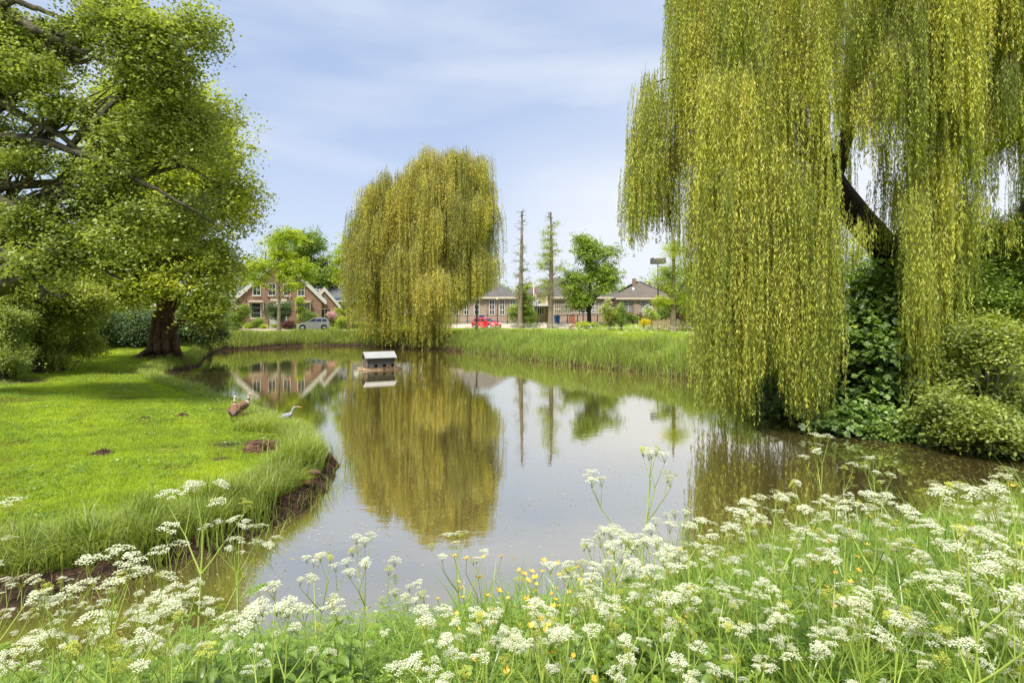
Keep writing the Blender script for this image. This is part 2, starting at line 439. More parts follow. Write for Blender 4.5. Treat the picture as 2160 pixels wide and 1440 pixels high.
def axis_lines(segs):
    out_ = []
    for a, b, st in segs: out_ += list(np.arange(a, b, st))
    return np.array(out_ + [segs[-1][1]])
xs = axis_lines([(-400, -60, 20), (-60, -26, 1.0), (-26, -9, .3), (-9, 9, .14), (9, 16, .3), (16, 60, 1.0), (60, 400, 20)])
ys = axis_lines([(-60, -4, 4), (-4, 0, .5), (0, 17, .14), (17, 40, .3), (40, 80, .7), (80, 120, 4), (120, 600, 30)])
GX, GY = np.meshgrid(xs, ys)
SDG = sdist(GX, GY) + 0.12 * wav(GX * 1.3, GY * 1.3)
GZ = g(GX, GY, SDG)
nx, ny = len(xs), len(ys)
V = np.stack([GX.ravel(), GY.ravel(), GZ.ravel()], 1)
idx = np.arange(nx * ny).reshape(ny, nx)
F = np.stack([idx[:-1, :-1].ravel(), idx[:-1, 1:].ravel(), idx[1:, 1:].ravel(), idx[1:, :-1].ravel()], 1)
gm = bpy.data.materials.new('ground_grass_and_mud'); gm.use_nodes = True
t = gm.node_tree; b = t.nodes['Principled BSDF']; b.inputs['Roughness'].default_value = 1.0
b.inputs['Specular IOR Level'].default_value = 0.2
at_ = t.nodes.new('ShaderNodeAttribute'); at_.attribute_name = 'mud'
tcn = t.nodes.new('ShaderNodeTexCoord')
def noise_ramp(scale, c0, c1, p0=.38, p1=.62, detail=8):
    n = t.nodes.new('ShaderNodeTexNoise'); n.inputs['Scale'].default_value = scale; n.inputs['Detail'].default_value = detail
    t.links.new(tcn.outputs['Object'], n.inputs['Vector'])
    r = t.nodes.new('ShaderNodeValToRGB')
    r.color_ramp.elements[0].position = p0; r.color_ramp.elements[1].position = p1
    r.color_ramp.elements[0].color = (*c0, 1); r.color_ramp.elements[1].color = (*c1, 1)
    t.links.new(n.outputs[0], r.inputs[0]); return r, n
rg, _ = noise_ramp(1.1, (0.20, 0.25, 0.02), (0.30, 0.38, 0.025))
rf, _ = noise_ramp(30, (0.6, 0.6, 0.6), (1.2, 1.2, 1.2))
mg = t.nodes.new('ShaderNodeMixRGB'); mg.blend_type = 'MULTIPLY'; mg.inputs[0].default_value = 1
t.links.new(rg.outputs[0], mg.inputs[1]); t.links.new(rf.outputs[0], mg.inputs[2])
rm, nm = noise_ramp(9, (0.018, 0.012, 0.008), (0.065, 0.040, 0.024))
mi_ = t.nodes.new('ShaderNodeMixRGB')
t.links.new(at_.outputs['Fac'], mi_.inputs[0]); t.links.new(mg.outputs[0], mi_.inputs[1]); t.links.new(rm.outputs[0], mi_.inputs[2])
t.links.new(mi_.outputs[0], b.inputs['Base Color'])
bpn = t.nodes.new('ShaderNodeBump'); bpn.inputs['Strength'].default_value = 0.8; bpn.inputs['Distance'].default_value = 0.06
n3 = t.nodes.new('ShaderNodeTexNoise'); n3.inputs['Scale'].default_value = 14; n3.inputs['Detail'].default_value = 8
t.links.new(tcn.outputs['Object'], n3.inputs['Vector']); t.links.new(n3.outputs[0], bpn.inputs['Height']); t.links.new(bpn.outputs[0], b.inputs['Normal'])
ground = mesh_np('ground', V, F, gm, smooth=True)
ground['kind'] = 'structure'
mud = 1 - sstep(.25, .75, SDG.ravel() + .15 * wav(V[:, 0] * 2, V[:, 1] * 2))
mud = np.maximum(mud, .9 * (sstep(2.6, 1.2, np.hypot((V[:, 0] + 3.6), (V[:, 1] - 10.6))) * sstep(1.0, .5, SDG.ravel())))
mud = np.maximum(mud, .85 * sstep(2.5, 1.5, SDG.ravel()) * (V[:, 0] > 7) * (V[:, 1] > 11) * (V[:, 1] < 24))
for (qx, qy, qr) in [(-5.9, 11.8, .45), (-5.0, 12.0, .5), (-18.5, 21.5, 1.2), (-8.6, 14.3, .3), (-17.5, 25.5, .9), (-5.4, 10.5, .25)]:
    mud = np.maximum(mud, .9 * sstep(qr * 1.3, qr * .4, np.hypot(V[:, 0] - qx, (V[:, 1] - qy) * 1.0) + .1 * wav(V[:, 0] * 5, V[:, 1] * 5)))
ma = ground.data.attributes.new('mud', 'FLOAT', 'POINT'); ma.data.foreach_set('value', mud.astype(np.float32))

# water
wm = bpy.data.materials.new('pond_water'); wm.use_nodes = True
t = wm.node_tree; t.nodes.clear()
o_ = t.nodes.new('ShaderNodeOutputMaterial')
df = t.nodes.new('ShaderNodeBsdfDiffuse'); df.inputs[0].default_value = (0.14, 0.108, 0.04, 1)
gl = t.nodes.new('ShaderNodeBsdfGlossy'); gl.inputs['Roughness'].default_value = 0.012; gl.inputs[0].default_value = (1.0, 0.95, 0.84, 1)
lw = t.nodes.new('ShaderNodeLayerWeight'); lw.inputs[0].default_value = 0.5
rr = t.nodes.new('ShaderNodeValToRGB')
e = rr.color_ramp.elements
e[0].position = 0.0; e[0].color = (0.05,) * 3 + (1,)
e[1].position = 1.0; e[1].color = (0.98,) * 3 + (1,)
for p_, c_ in ((.4, .30), (.6, .64), (.78, .80), (.92, .9)):
    q = e.new(p_); q.color = (c_, c_, c_, 1)
t.links.new(lw.outputs['Facing'], rr.inputs[0])
ms = t.nodes.new('ShaderNodeMixShader')
t.links.new(rr.outputs[0], ms.inputs[0]); t.links.new(df.outputs[0], ms.inputs[1]); t.links.new(gl.outputs[0], ms.inputs[2])
t.links.new(ms.outputs[0], o_.inputs[0])
tcn = t.nodes.new('ShaderNodeTexCoord')
mpw = t.nodes.new('ShaderNodeMapping'); mpw.inputs['Scale'].default_value = (1.2, 2.6, 1)
t.links.new(tcn.outputs['Object'], mpw.inputs[0])
nw = t.nodes.new('ShaderNodeTexNoise'); nw.inputs['Scale'].default_value = 2.2; nw.inputs['Detail'].default_value = 3
t.links.new(mpw.outputs[0], nw.inputs['Vector'])
bw = t.nodes.new('ShaderNodeBump'); bw.inputs['Strength'].default_value = 0.10; bw.inputs['Distance'].default_value = 0.012
t.links.new(nw.outputs[0], bw.inputs['Height'])
t.links.new(bw.outputs[0], gl.inputs['Normal'])
w_ = MB().add([(-60, 2, 0), (60, 2, 0), (60, 60, 0), (-60, 60, 0)], [(0, 1, 2, 3)]).build('pond_water', wm)
w_['kind'] = 'structure'

# paved sheets follow the ground
def sheet(name, poly_fn, x0, x1, y0, y1, st, material, dz=.02):
    xs_ = np.arange(x0, x1 + st, st); ys_ = np.arange(y0, y1 + st, st)
    X, Y = np.meshgrid(xs_, ys_)
    Z = g(X, Y) + dz
    V_ = np.stack([X.ravel(), Y.ravel(), Z.ravel()], 1)
    id_ = np.arange(X.size).reshape(X.shape)
    F_ = np.stack([id_[:-1, :-1].ravel(), id_[:-1, 1:].ravel(), id_[1:, 1:].ravel(), id_[1:, :-1].ravel()], 1)
    cx = V_[F_].mean(1)
    F_ = F_[poly_fn(cx[:, 0], cx[:, 1])]
    o = mesh_np(name, V_, F_, material); o['kind'] = 'structure'
    return o
sheet('driveway', lambda x, y: (y > 61.5 + .02 * x) & (y < 66.8 + np.where(x < -26, (-26 - x) * .9, 0)), -44, -15, 60, 71, .5, M['paving'], .03)
sheet('road', lambda x, y: (y > 76), -20, 60, 75.5, 84, .5, M['asphalt'], .03)
sheet('footpath', lambda x, y: (y > 71.2) & (y < 74.6) & (x > -10) & (x < 8), -12, 16, 70.5, 75, .25, M['path'], .03)
sheet('garden_path', lambda x, y: (np.abs(y - (66.5 - .12 * (x - 4))) < .8), 3.5, 11.5, 64, 69, .25, M['path'], .03)

# ------------------------------------------------------------ vegetation builders
def unit(a): return a / np.maximum(np.linalg.norm(a, axis=1, keepdims=True), 1e-9)
def leaf_quads(c, d, n, L, W):
    """diamond leaves: centre, direction, normal, length, width"""
    d = unit(d); s_ = unit(np.cross(d, n))
    L = np.broadcast_to(np.asarray(L, dtype=float), (len(c),))[:, None]
    W = np.broadcast_to(np.asarray(W, dtype=float), (len(c),))[:, None]
    nn = np.cross(s_, d)
    V_ = np.stack([c - d * L / 2, c + s_ * W / 2 + d * L * .08 + nn * W * .15, c + d * L / 2, c - s_ * W / 2 + d * L * .08 + nn * W * .15], 1).reshape(-1, 3)
    F_ = np.arange(len(c) * 4).reshape(-1, 4)
    return V_, F_
def tubes(paths, n=5):
    """paths: list of (pts (k,3), radii (k)); returns V,F"""
    Vs, Fs, base = [], [], 0
    an = np.arange(n) * 2 * PI / n
    for pts, rad in paths:
        pts = np.asarray(pts, dtype=float); rad = np.asarray(rad, dtype=float); k = len(pts)
        d = np.gradient(pts, axis=0); d = unit(d)
        a = np.where(np.abs(d[:, 2:3]) < .9, np.array([[0, 0, 1.]]), np.array([[0, 1., 0]]))
        x = unit(np.cross(d, a)); y = np.cross(x, d)
        ring = pts[:, None] + (x[:, None] * np.cos(an)[None, :, None] + y[:, None] * np.sin(an)[None, :, None]) * rad[:, None, None]
        Vs.append(ring.reshape(-1, 3))
        i = np.arange(k - 1)[:, None] * n; j = np.arange(n)[None]
        f = np.stack([i + j, i + (j + 1) % n, i + n + (j + 1) % n, i + n + j], 2).reshape(-1, 4) + base
        Fs.append(f); base += k * n
    return np.concatenate(Vs), np.concatenate(Fs)
def wig(p0, p1, k, amp, r, sag=0.0):
    p0 = np.asarray(p0, float); p1 = np.asarray(p1, float)
    t_ = np.linspace(0, 1, k)[:, None]
    p = p0 + (p1 - p0) * t_
    off = np.cumsum(r.normal(0, amp / math.sqrt(k), (k, 3)), 0); off -= off[0] + (off[-1] - off[0]) * t_
    p = p + off
    p[:, 2] += (np.sin(t_[:, 0] * PI) * sag)
    return p
def n3d(p, s, ph=0.0):
    q = p * s
    return (np.sin(q[:, 0] * 1.0 + ph + 1.7 * np.sin(q[:, 2] * .8 + ph)) + np.sin(q[:, 1] * 1.1 + 2 * ph + 1.3 * np.sin(q[:, 0] * .9)) + np.sin(q[:, 2] * 1.3 + 1.1 * np.sin(q[:, 1] * .7 + ph))) / 3

def broadleaf(name, label, cat, base, trunk_pts, lobes, nclump, lpc, leafL, leafW, lm, bark, seed=1, clump_r=.35, trunk_r=.4, shell=.45,
              hole=-.35, hs=.9, flat=.55, extra_paths=(), group=None, nbr=None, vb=.0, droop=.2, roots=False, thin=.012, lowcut=None, extra=None, warp=.28):
    r = np.random.default_rng(seed)
    base = np.array(base, float)
    T = thing(name, label, cat, tuple(base), 0, group)
    lobes = np.array(lobes, float)          # cx,cy,cz,rx,ry,rz
    w = (lobes[:, 3] * lobes[:, 4] * lobes[:, 5]) ** .67
    li = r.choice(len(lobes), nclump * 2, p=w / w.sum())
    dr = unit(r.normal(size=(nclump * 2, 3)))
    rad = r.random(nclump * 2) ** (shell * 1.5)
    rad *= 1 + .12 * n3d(dr, 5, seed)
    cc = lobes[li, :3] + dr * rad[:, None] * lobes[li, 3:]
    mr_ = lobes[li, 3:].mean(1)[:, None] * warp
    cc = cc + mr_ * np.stack([n3d(cc, 1.6 / mr_.mean() * .2, seed + a_) + .6 * n3d(cc, 3.9 / mr_.mean() * .2, seed + a_ + 5) for a_ in range(3)], 1)
    far_ = r.random(len(cc)) < .10
    cc[far_] += dr[far_] * lobes[li[far_], 3:] * r.uniform(.05, .22, (far_.sum(), 1))
    keep = n3d(cc, hs, seed * 1.7) > hole
    if lowcut is not None: keep &= cc[:, 2] > lowcut
    cc = cc[keep][:nclump]; li = li[keep][:nclump]
    # limbs: trunk -> lobe centres -> clumps
    tp = np.array(trunk_pts, float)
    paths = []
    k = 10
    ts = np.linspace(0, 1, k)
    seg = np.interp(ts, np.linspace(0, 1, len(tp)), np.arange(len(tp)))
    tpts = np.stack([np.interp(seg, np.arange(len(tp)), tp[:, a]) for a in range(3)], 1)
    tr = trunk_r * (1 - .72 * ts)
    tr[0] *= 1.35
    paths.append((tpts, tr))
    if roots:
        for a in np.linspace(0, 2 * PI, 10)[:-1]:
            a += r.normal(0, .15); L = r.uniform(.9, 2.2)
            e1 = base + np.array([math.cos(a) * L, math.sin(a) * L, -.12]); 
            e1[2] = gz(e1[0], e1[1]) - .06
            m1 = base + np.array([math.cos(a) * trunk_r * 1.0, math.sin(a) * trunk_r * 1.0, .45])
            top_ = base + np.array([math.cos(a) * trunk_r * .66, math.sin(a) * trunk_r * .66, 2.6])
            pp = np.array([top_, (top_ + m1) / 2 + [0, 0, 0], m1, (m1 + e1) / 2 - [0, 0, .12], e1])
            paths.append((pp, np.array([.12, .2, .26, .16, .05]) * trunk_r / .62))
    for i, lb in enumerate(lobes):
        d_ = np.linalg.norm(tpts - lb[:3], axis=1); j = int(np.clip(np.argmin(d_) - 2, 2, k - 2))
        pp = wig(tpts[j], lb[:3], 7, .12 * d_.min() + .05, r, .3)
        paths.append((pp, np.linspace(tr[j] * .55, trunk_r * .09 + .01, 7)))
        sel = np.where(li == i)[0]
        nb = min(len(sel), nbr if nbr is not None else 40)
        for q in r.choice(sel, nb, replace=False) if nb else []:
            s0 = pp[r.integers(3, 7)]
            paths.append((wig(s0, cc[q], 5, .12 * np.linalg.norm(cc[q] - s0), r, .1), np.linspace(trunk_r * .07 + .006, thin, 5)))
    for pts, ra in extra_paths: paths.append((np.array(pts, float), np.array(ra, float)))
    V_, F_ = tubes(paths, 7)
    mesh_np('trunk', V_, F_, bark, T, smooth=True)
    nl = len(cc) * lpc
    ci = np.repeat(np.arange(len(cc)), lpc)
    cs = r.uniform(.45, 1.5, len(cc))
    off = r.normal(size=(nl, 3)) * clump_r * .62 * cs[ci][:, None] * np.array([1, 1, flat])
    p = cc[ci] + off
    sprd = unit(r.normal(size=(len(cc), 3)) * [1, 1, .3] + [0, 0, -.4])     # each clump is drawn out along its own twig
    p += sprd[ci] * (r.uniform(-1, 1, nl) * clump_r * 2.1)[:, None]
    p[:, 2] -= droop * (off[:, 0] ** 2 + off[:, 1] ** 2) / clump_r
    d = r.normal(size=(nl, 3)) * [1, 1, .5] + [0, 0, -.35] + off * .8
    n = r.normal(size=(nl, 3)) * .6 + [0, 0, 1] + off * .5
    V_, F_ = leaf_quads(p, d, n, leafL * r.uniform(.7, 1.25, nl), leafW * r.uniform(.7, 1.25, nl))
    cv = .42 + .28 * n3d(cc, 1.3, seed + 3) + r.normal(0, .12, len(cc))
    v = cv[ci] + r.normal(0, .14, nl) + vb
    mesh_np('crown', V_, F_, lm, T, v)
    return T

def shrub(name, label, cat, base, lobes, nclump, lpc, leafL, leafW, lm, seed=1, clump_r=.18, shell=.35, hole=-.6, hs=2.0, group=None, vb=0., stems=14, barkm=None, flat=.7, crownname='foliage', star=False, zmin=None):
    r = np.random.default_rng(seed)
    T = thing(name, label, cat, tuple(base), 0, group)
    lobes = np.array(lobes, float)
    w = (lobes[:, 3] * lobes[:, 4] * lobes[:, 5]) ** .67
    li = r.choice(len(lobes), nclump * 2, p=w / w.sum())
    dr = unit(r.normal(size=(nclump * 2, 3)))
    rad = r.random(nclump * 2) ** shell * (1 + .22 * n3d(dr, 5, seed) + .08 * r.normal(size=nclump * 2))
    cc = lobes[li, :3] + dr * rad[:, None] * lobes[li, 3:]
    mr_ = lobes[li, 3:].mean(1)[:, None] * .30; fq = 1 / max(.2, lobes[:, 3:].mean())
    cc = cc + mr_ * np.stack([n3d(cc, 2.2 * fq, seed + a_) + .7 * n3d(cc, 5.5 * fq, seed + a_ + 5) for a_ in range(3)], 1)
    keep = n3d(cc, hs, seed * 1.3) > hole
    keep &= cc[:, 2] > (base[2] - .05 if zmin is None else zmin)
    cc = cc[keep][:nclump]
    paths = []
    for q in r.choice(len(cc), min(stems, len(cc)), replace=False):
        b0 = np.array(base) + [r.normal(0, .12), r.normal(0, .12), -.05]
        paths.append((wig(b0, cc[q], 5, .08 * np.linalg.norm(cc[q] - b0), r), np.linspace(.035, .008, 5)))
    V_, F_ = tubes(paths, 4)
    mesh_np('stems', V_, F_, barkm or M['bark'], T)
    nl = len(cc) * lpc; ci = np.repeat(np.arange(len(cc)), lpc)
    off = r.normal(size=(nl, 3)) * clump_r * np.array([1, 1, flat])
    p = cc[ci] + off
    d = r.normal(size=(nl, 3)) * [1, 1, .5] + off * 3 + [0, 0, -.2]
    n = r.normal(size=(nl, 3)) * .5 + [0, -.2, 1] + off
    cv = .42 + .22 * n3d(cc, 2.5, seed + 3) + r.normal(0, .12, len(cc))
    v = cv[ci] + r.normal(0, .13, nl) + vb
    L_ = leafL * r.uniform(.7, 1.25, nl); W_ = leafW * r.uniform(.7, 1.25, nl)
    if star:       # lobed leaf: three overlapping blades from one stalk point
        d = unit(d); s_ = unit(np.cross(d, n)); V3, v3 = [], []
        for sgn in (-1, 0, 1):
            dd = unit(d + s_ * .75 * sgn); Lx = L_ * (1 if sgn == 0 else .8)
            a_, _ = leaf_quads(p + dd * Lx[:, None] / 2 + n * .002 * sgn, dd, n, Lx, W_ * .8); V3.append(a_); v3.append(v)
        V_ = np.concatenate(V3); F_ = np.arange(len(V_)).reshape(-1, 4); v = np.concatenate(v3)
    else:
        V_, F_ = leaf_quads(p, d, n, L_, W_)
    mesh_np(crownname, V_, F_, lm, T, v)
    return T

def strands(starts, ends_z, outd, arch, r, sp, leafL, leafW, sway=.06, vbase=None):
    """hanging willow shoots. returns leaf V,F,v and shoot paths"""
    Vs, vs, paths = [], [], []
    for i in range(len(starts)):
        s0 = starts[i]; L = s0[2] - ends_z[i]
        if L < .4: continue
        k = max(4, int(L / .6))
        t_ = np.linspace(0, 1, k)
        z = s0[2] - L * t_ ** 1.05
        a = arch[i] * (1 - np.exp(-5 * t_ * L / 4))
        z = z + .25 * arch[i] * np.sin(np.clip(t_ * L / 1.2, 0, 1) * PI)
        ph, ph2 = r.uniform(0, 6.3, 2)
        dx = sway * L * .25 * (np.sin(t_ * 4 + ph) - math.sin(ph)); dy = sway * L * .25 * (np.sin(t_ * 3.3 + ph2) - math.sin(ph2))
        pts = np.stack([s0[0] + outd[i, 0] * a + dx, s0[1] + outd[i, 1] * a + dy, z], 1)
        paths.append(pts)
        nl = max(3, int(L * sp)); tt = np.sort(r.random(nl)) ** .95
        c = np.stack([np.interp(tt, t_, pts[:, q]) for q in range(3)], 1)
        ang = r.uniform(0, 2 * PI, nl)
        sd2 = np.stack([np.cos(ang), np.sin(ang), np.zeros(nl)], 1)
        d = sd2 * r.uniform(.15, .75, nl)[:, None] + [0, 0, -1]
        Lf = leafL * r.uniform(.65, 1.25, nl)
        V_, _ = leaf_quads(c + unit(d) * Lf[:, None] * .5, d, sd2 + r.normal(0, .5, (nl, 3)), Lf, leafW * r.uniform(.8, 1.3, nl))
        Vs.append(V_)
        base_v = vbase[i] if vbase is not None else .45
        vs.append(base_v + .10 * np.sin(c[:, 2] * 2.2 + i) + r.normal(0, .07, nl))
    V_ = np.concatenate(Vs)
    return V_, np.arange(len(V_)).reshape(-1, 4), np.concatenate(vs), paths
def ribbons(paths, w):
    """thin three-sided shoots"""
    return tubes([(p, np.linspace(w, w * .4, len(p))) for p in paths], 3)

def blades(px_, py_, pz_, H, W, lean, nseg, r, v, vbot=None, az=None):
    n = len(px_)
    a = r.uniform(0, 2 * PI, n) if az is None else az
    dx, dy = np.cos(a), np.sin(a)
    sa = a + PI / 2 + r.normal(0, .5, n)
    sx, sy = np.cos(sa), np.sin(sa)
    rows = []
    for i in range(nseg + 1):
        t_ = i / nseg
        off = lean * H * t_ ** 2.2
        z = pz_ + H * (t_ - .35 * np.minimum(lean, 1.4) * t_ ** 3)
        cx = px_ + dx * off; cy = py_ + dy * off
        w = W * (1 - t_ ** 1.6) * .5 + .0004
        rows.append(np.stack([np.stack([cx - sx * w, cy - sy * w, z], 1), np.stack([cx + sx * w, cy + sy * w, z], 1)], 1))
    Vv = np.stack(rows, 1).reshape(-1, 3)      # n,(nseg+1),2
    b0 = np.arange(n)[:, None] * (nseg + 1) * 2 + np.arange(nseg)[None] * 2
    Ff = np.stack([b0, b0 + 1, b0 + 3, b0 + 2], 2).reshape(-1, 4)
    vv = np.repeat(v[:, None], nseg, 1)
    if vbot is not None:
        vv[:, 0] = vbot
    return Vv, Ff, vv.ravel()

def lp(px_, py_, Y, rx, ry, rd=None):
    """crown lobe given where it shows: centre, half width and half height in photo pixels"""
    c = at(px_, py_, Y); s_ = Y / 1200
    return (c.x, c.y, c.z, rx * s_, rd if rd else (rx + ry) / 2 * s_, ry * s_)
def px2x(px_, Y): return (px_ - 1080) / 1200 * Y
def py2z(py_, Y): return CAMZ - (py_ - 660) / 1200 * Y

# ------------------------------------------------------------ buildings
def window(parent, x0, x1, z0, z1, y, cols, rows, mt='white', fr=.09, mun=.04, sill=False, d=.07, label=None):
    m = MB()
    m.box(x0, x1, y - d, y + .02, z1 - fr, z1); m.box(x0, x1, y - d, y + .02, z0, z0 + fr)
    m.box(x0, x0 + fr, y - d, y + .02, z0 + fr, z1 - fr); m.box(x1 - fr, x1, y - d, y + .02, z0 + fr, z1 - fr)
    for i in range(1, cols):
        xc = x0 + (x1 - x0) * i / cols
        m.box(xc - mun / 2, xc + mun / 2, y - d + .015, y + .01, z0 + fr, z1 - fr)
    for j in range(1, rows):
        zc = z0 + (z1 - z0) * j / rows
        m.box(x0 + fr, x1 - fr, y - d + .02, y + .005, zc - mun / 2, zc + mun / 2)
    w = m.build('window', M[mt], parent)
    MB().box(x0 + fr * .6, x1 - fr * .6, y - .025, y - .004, z0 + fr * .6, z1 - fr * .6).build('pane', M['glass'], w)
    if sill: MB().box(x0 - .06, x1 + .06, y - .14, y - .002, z0 - .1, z0 - .003).build('sill', M['cream'], w)
    if label: w['label'] = label
    return w

# farmhouse, gable towards the pond
HY = 72.0
H0 = thing('farmhouse', 'brown brick farmhouse with a broad white-edged gable facing the pond', 'house', (px2x(591, HY), HY, 1.6), R(22))
H0.scale = (.93, 1, 1)
def hx(p): return px2x(p, HY) - H0.location.x
def hz_(p): return py2z(p, HY) - 1.6
hw = 5.35; ez = hz_(627); az_ = hz_(544)
MB().prism([(-hw, -.3), (hw, -.3), (hw, ez), (0, az_ - .15), (-hw, ez)], 'y', 0, 15).build('wall', M['brick'], H0)
m = MB()
th = .16; ov = .5; sl = (az_ - ez) / hw
for s_ in (-1, 1):
    p = [(0, az_ + .02), (s_ * (hw + ov), ez - sl * ov + .02), (s_ * (hw + ov), ez - sl * ov + .22), (0, az_ + .24)]
    m.prism(p if s_ < 0 else p[::-1], 'y', -.1, 15.3)
rf_ = m.build('roof', M['roof_orange'], H0)
m = MB()
for s_ in (-1, 1):
    p = [(0, az_ - .32), (s_ * (hw + ov - .05), ez - sl * ov - .38), (s_ * (hw + ov + .22), ez - sl * ov - .30), (s_ * (hw + ov + .1), ez - sl * ov + .16), (0, az_ + .34)]
    m.prism(p if s_ < 0 else p[::-1], 'y', -.26, -.11)
m.build('bargeboard', M['white'], H0)
MB().box(-.45, .45, 5, 5.8, az_ - .5, az_ + 1.1).build('chimney', M['brick'], rf_)
for a_, b_ in ((534, 551), (566, 582.5), (597.5, 613.5), (627.5, 643.5)):
    window(H0, hx(a_), hx(b_), hz_(624), hz_(597.5), 0, 2, 2, sill=True, mun=.05)
for a_, b_ in ((530, 552), (627, 651)):
    w = window(H0, hx(a_), hx(b_), hz_(671.5), hz_(638), 0, 1, 3, sill=True, fr=.11)
    MB().box(hx(a_ - 3.5), hx(b_ + 4.5), -.5, -.01, hz_(638) + .02, hz_(638) + .22).box(hx(b_ + 3.2), hx(b_ + 4.4), -.45, -.01, hz_(656), hz_(638) + .015).box(hx(a_ - 3.4), hx(a_ - 2.2), -.45, -.01, hz_(656), hz_(638) + .015).build('awning_box', M['cream'], H0)
dr_ = MB().box(hx(586), hx(603), -.06, .01, 0, 2.5).build('door', M['green_door'], H0)
m = MB(); m.box(hx(583), hx(586), -.1, .01, 0, 2.62); m.box(hx(603), hx(606), -.1, .01, 0, 2.62); m.box(hx(583), hx(606), -.1, .01, 2.625, 2.85)
m.box(hx(569), hx(573), -.1, .01, 0, 2.6); m.box(hx(573), hx(582), -.07, .01, 0, 2.5)
m.build('door_frame', M['white'], H0)
MB().box(hx(570), hx(605), -.05, .01, 2.95, 3.35).build('lintel', M['cream'], H0)
for xx in (hx(499.5),):
    MB().tube([(xx, -.1, 0), (xx, -.1, ez - .1)], .05, 6).build('downpipe', M['zinc'], H0)
for k in (0, 2, 4, 6, 8):      # anchor irons across the gable
    MB().box(-4.2 + k * 1.05 - .03, -4.2 + k * 1.05 + .03, -.035, .01, ez - .75, ez - .25).build('wall_anchor', M['iron'], H0)

# annex with garage doors
AY = 73.2
def hw_pt(lx, ly, z): return (H0.location.x + lx * .93 * math.cos(R(22)) - ly * math.sin(R(22)), H0.location.y + lx * .93 * math.sin(R(22)) + ly * math.cos(R(22)), z)
A0 = thing('garage_annex', 'small brick annex with orange roof and green garage doors beside the farmhouse', 'annex', hw_pt(px2x(687, HY) - px2x(591, HY), .6, 1.65), R(22))
A0.scale = (.93, 1, 1)
def ax(p): return px2x(p, AY) - px2x(687, AY)
def azf(p): return py2z(p, AY) - 1.65
aw = 1.75; ae = azf(640); aa = azf(609)
MB().prism([(-aw, -.3), (aw, -.3), (aw, ae), (0, aa - .1), (-aw, ae)], 'y', 0, 8).build('wall', M['brick'], A0)
m = MB(); m2_ = MB(); sl2 = (aa - ae) / aw
for s_ in (-1, 1):
    p = [(0, aa), (s_ * (aw + .3), ae - sl2 * .3), (s_ * (aw + .3), ae - sl2 * .3 + .2), (0, aa + .2)]
    m.prism(p if s_ < 0 else p[::-1], 'y', -.1, 8.2)
    p = [(0, aa - .28), (s_ * (aw + .3), ae - sl2 * .3 - .3), (s_ * (aw + .5), ae - sl2 * .3 - .15), (s_ * (aw + .4), ae - sl2 * .3 + .12), (0, aa + .3)]
    m2_.prism(p if s_ < 0 else p[::-1], 'y', -.22, -.11)
m.build('roof', M['roof_orange'], A0); m2_.build('bargeboard', M['white'], A0)
window(A0, ax(682), ax(689), azf(630), azf(621), 0, 1, 1, fr=.07)
MB().box(ax(674), ax(698), -.05, .01, .02, azf(652)).build('garage_door', M['green_door'], A0)
m = MB(); m.box(ax(685.4), ax(686.2), -1.5, -1.42, 0, azf(652)); m.box(ax(671), ax(705), -1.5, -1.42, azf(652), azf(650.5)); m.box(ax(704), ax(705), -1.5, -1.42, 0, azf(652)); m.build('pergola', M['wood'], A0)

# grey house far behind
GYh = 92.0
G0 = thing('grey_roofed_house', 'house with dark grey roof and solar panels behind the round shrubs', 'house', (px2x(735, GYh), GYh, 1.7))
MB().box(-4, 4.5, 0, 7, -.2, 3.6).build('wall', M['brick'], G0)
m = MB(); m.prism([(-.6, 3.3), (7.6, 3.3), (3.5, 7.0)], 'x', -4.3, 4.8); m.build('roof', M['roof_dark'], G0)
m = MB()
for k, (a_, b_, c_, d_) in enumerate([(-2.2, 2.6, .62, .95), (-3.6, 3.6, .02, .14)]):
    y0 = -.6 + 4.1 * c_; y1 = -.6 + 4.1 * d_; z0 = 3.3 + 3.7 * c_; z1 = 3.3 + 3.7 * d_
    m.add([(a_, y0 - .06, z0 + .06), (b_, y0 - .06, z0 + .06), (b_, y1 - .06, z1 + .06), (a_, y1 - .06, z1 + .06)], [(0, 1, 2, 3)])
m.build('solar_panel', M['solar'], G0)
m = MB(); y0, z0 = -.6 + 4.1 * .4, 3.3 + 3.7 * .4
m.add([(.5, y0 - .07, z0 + .07), (1.8, y0 - .07, z0 + .07), (1.8, y0 + .7, z0 + .75), (.5, y0 + .7, z0 + .75)], [(0, 1, 2, 3)]); m.build('skylight', M['lamp'], G0)
MB().box(-4.3, 4.8, -.68, -.58, 3.2, 3.4).build('gutter', M['white'], G0)

# school
SY = 84.0
S0 = thing('school_building', 'long single-storey brick school with grey hip roofs and tall white windows', 'school', (0, SY, 1.7))
def sx(p): return px2x(p, SY)
def szf(p): return py2z(p, SY) - 1.7
def hip(x0, x1, y0, y1, ze, zr, mt, parent, hl=True, hr=True, ovh=.45):
    x0 -= ovh; x1 += ovh; y0 -= ovh; y1 += ovh
    d = (y1 - y0) / 2; yc = (y0 + y1) / 2
    xl = x0 + (d * .95 if hl else 0); xr = x1 - (d * .95 if hr else 0)
    vs = [(x0, y0, ze), (x1, y0, ze), (x1, y1, ze), (x0, y1, ze), (xl, yc, zr), (xr, yc, zr)]
    m = MB(); m.add(vs, [(0, 1, 5, 4), (1, 2, 5), (2, 3, 4, 5), (3, 0, 4), (0, 3, 2, 1)])
    return m.build('roof', M[mt], parent)
ezs = szf(628)
MB().box(sx(905), sx(1090), 0, 9, -.2, ezs).build('wall', M['brick_school'], S0)
hip(sx(905), sx(1090), 0, 9, ezs + .02, szf(578), 'roof_grey', S0)
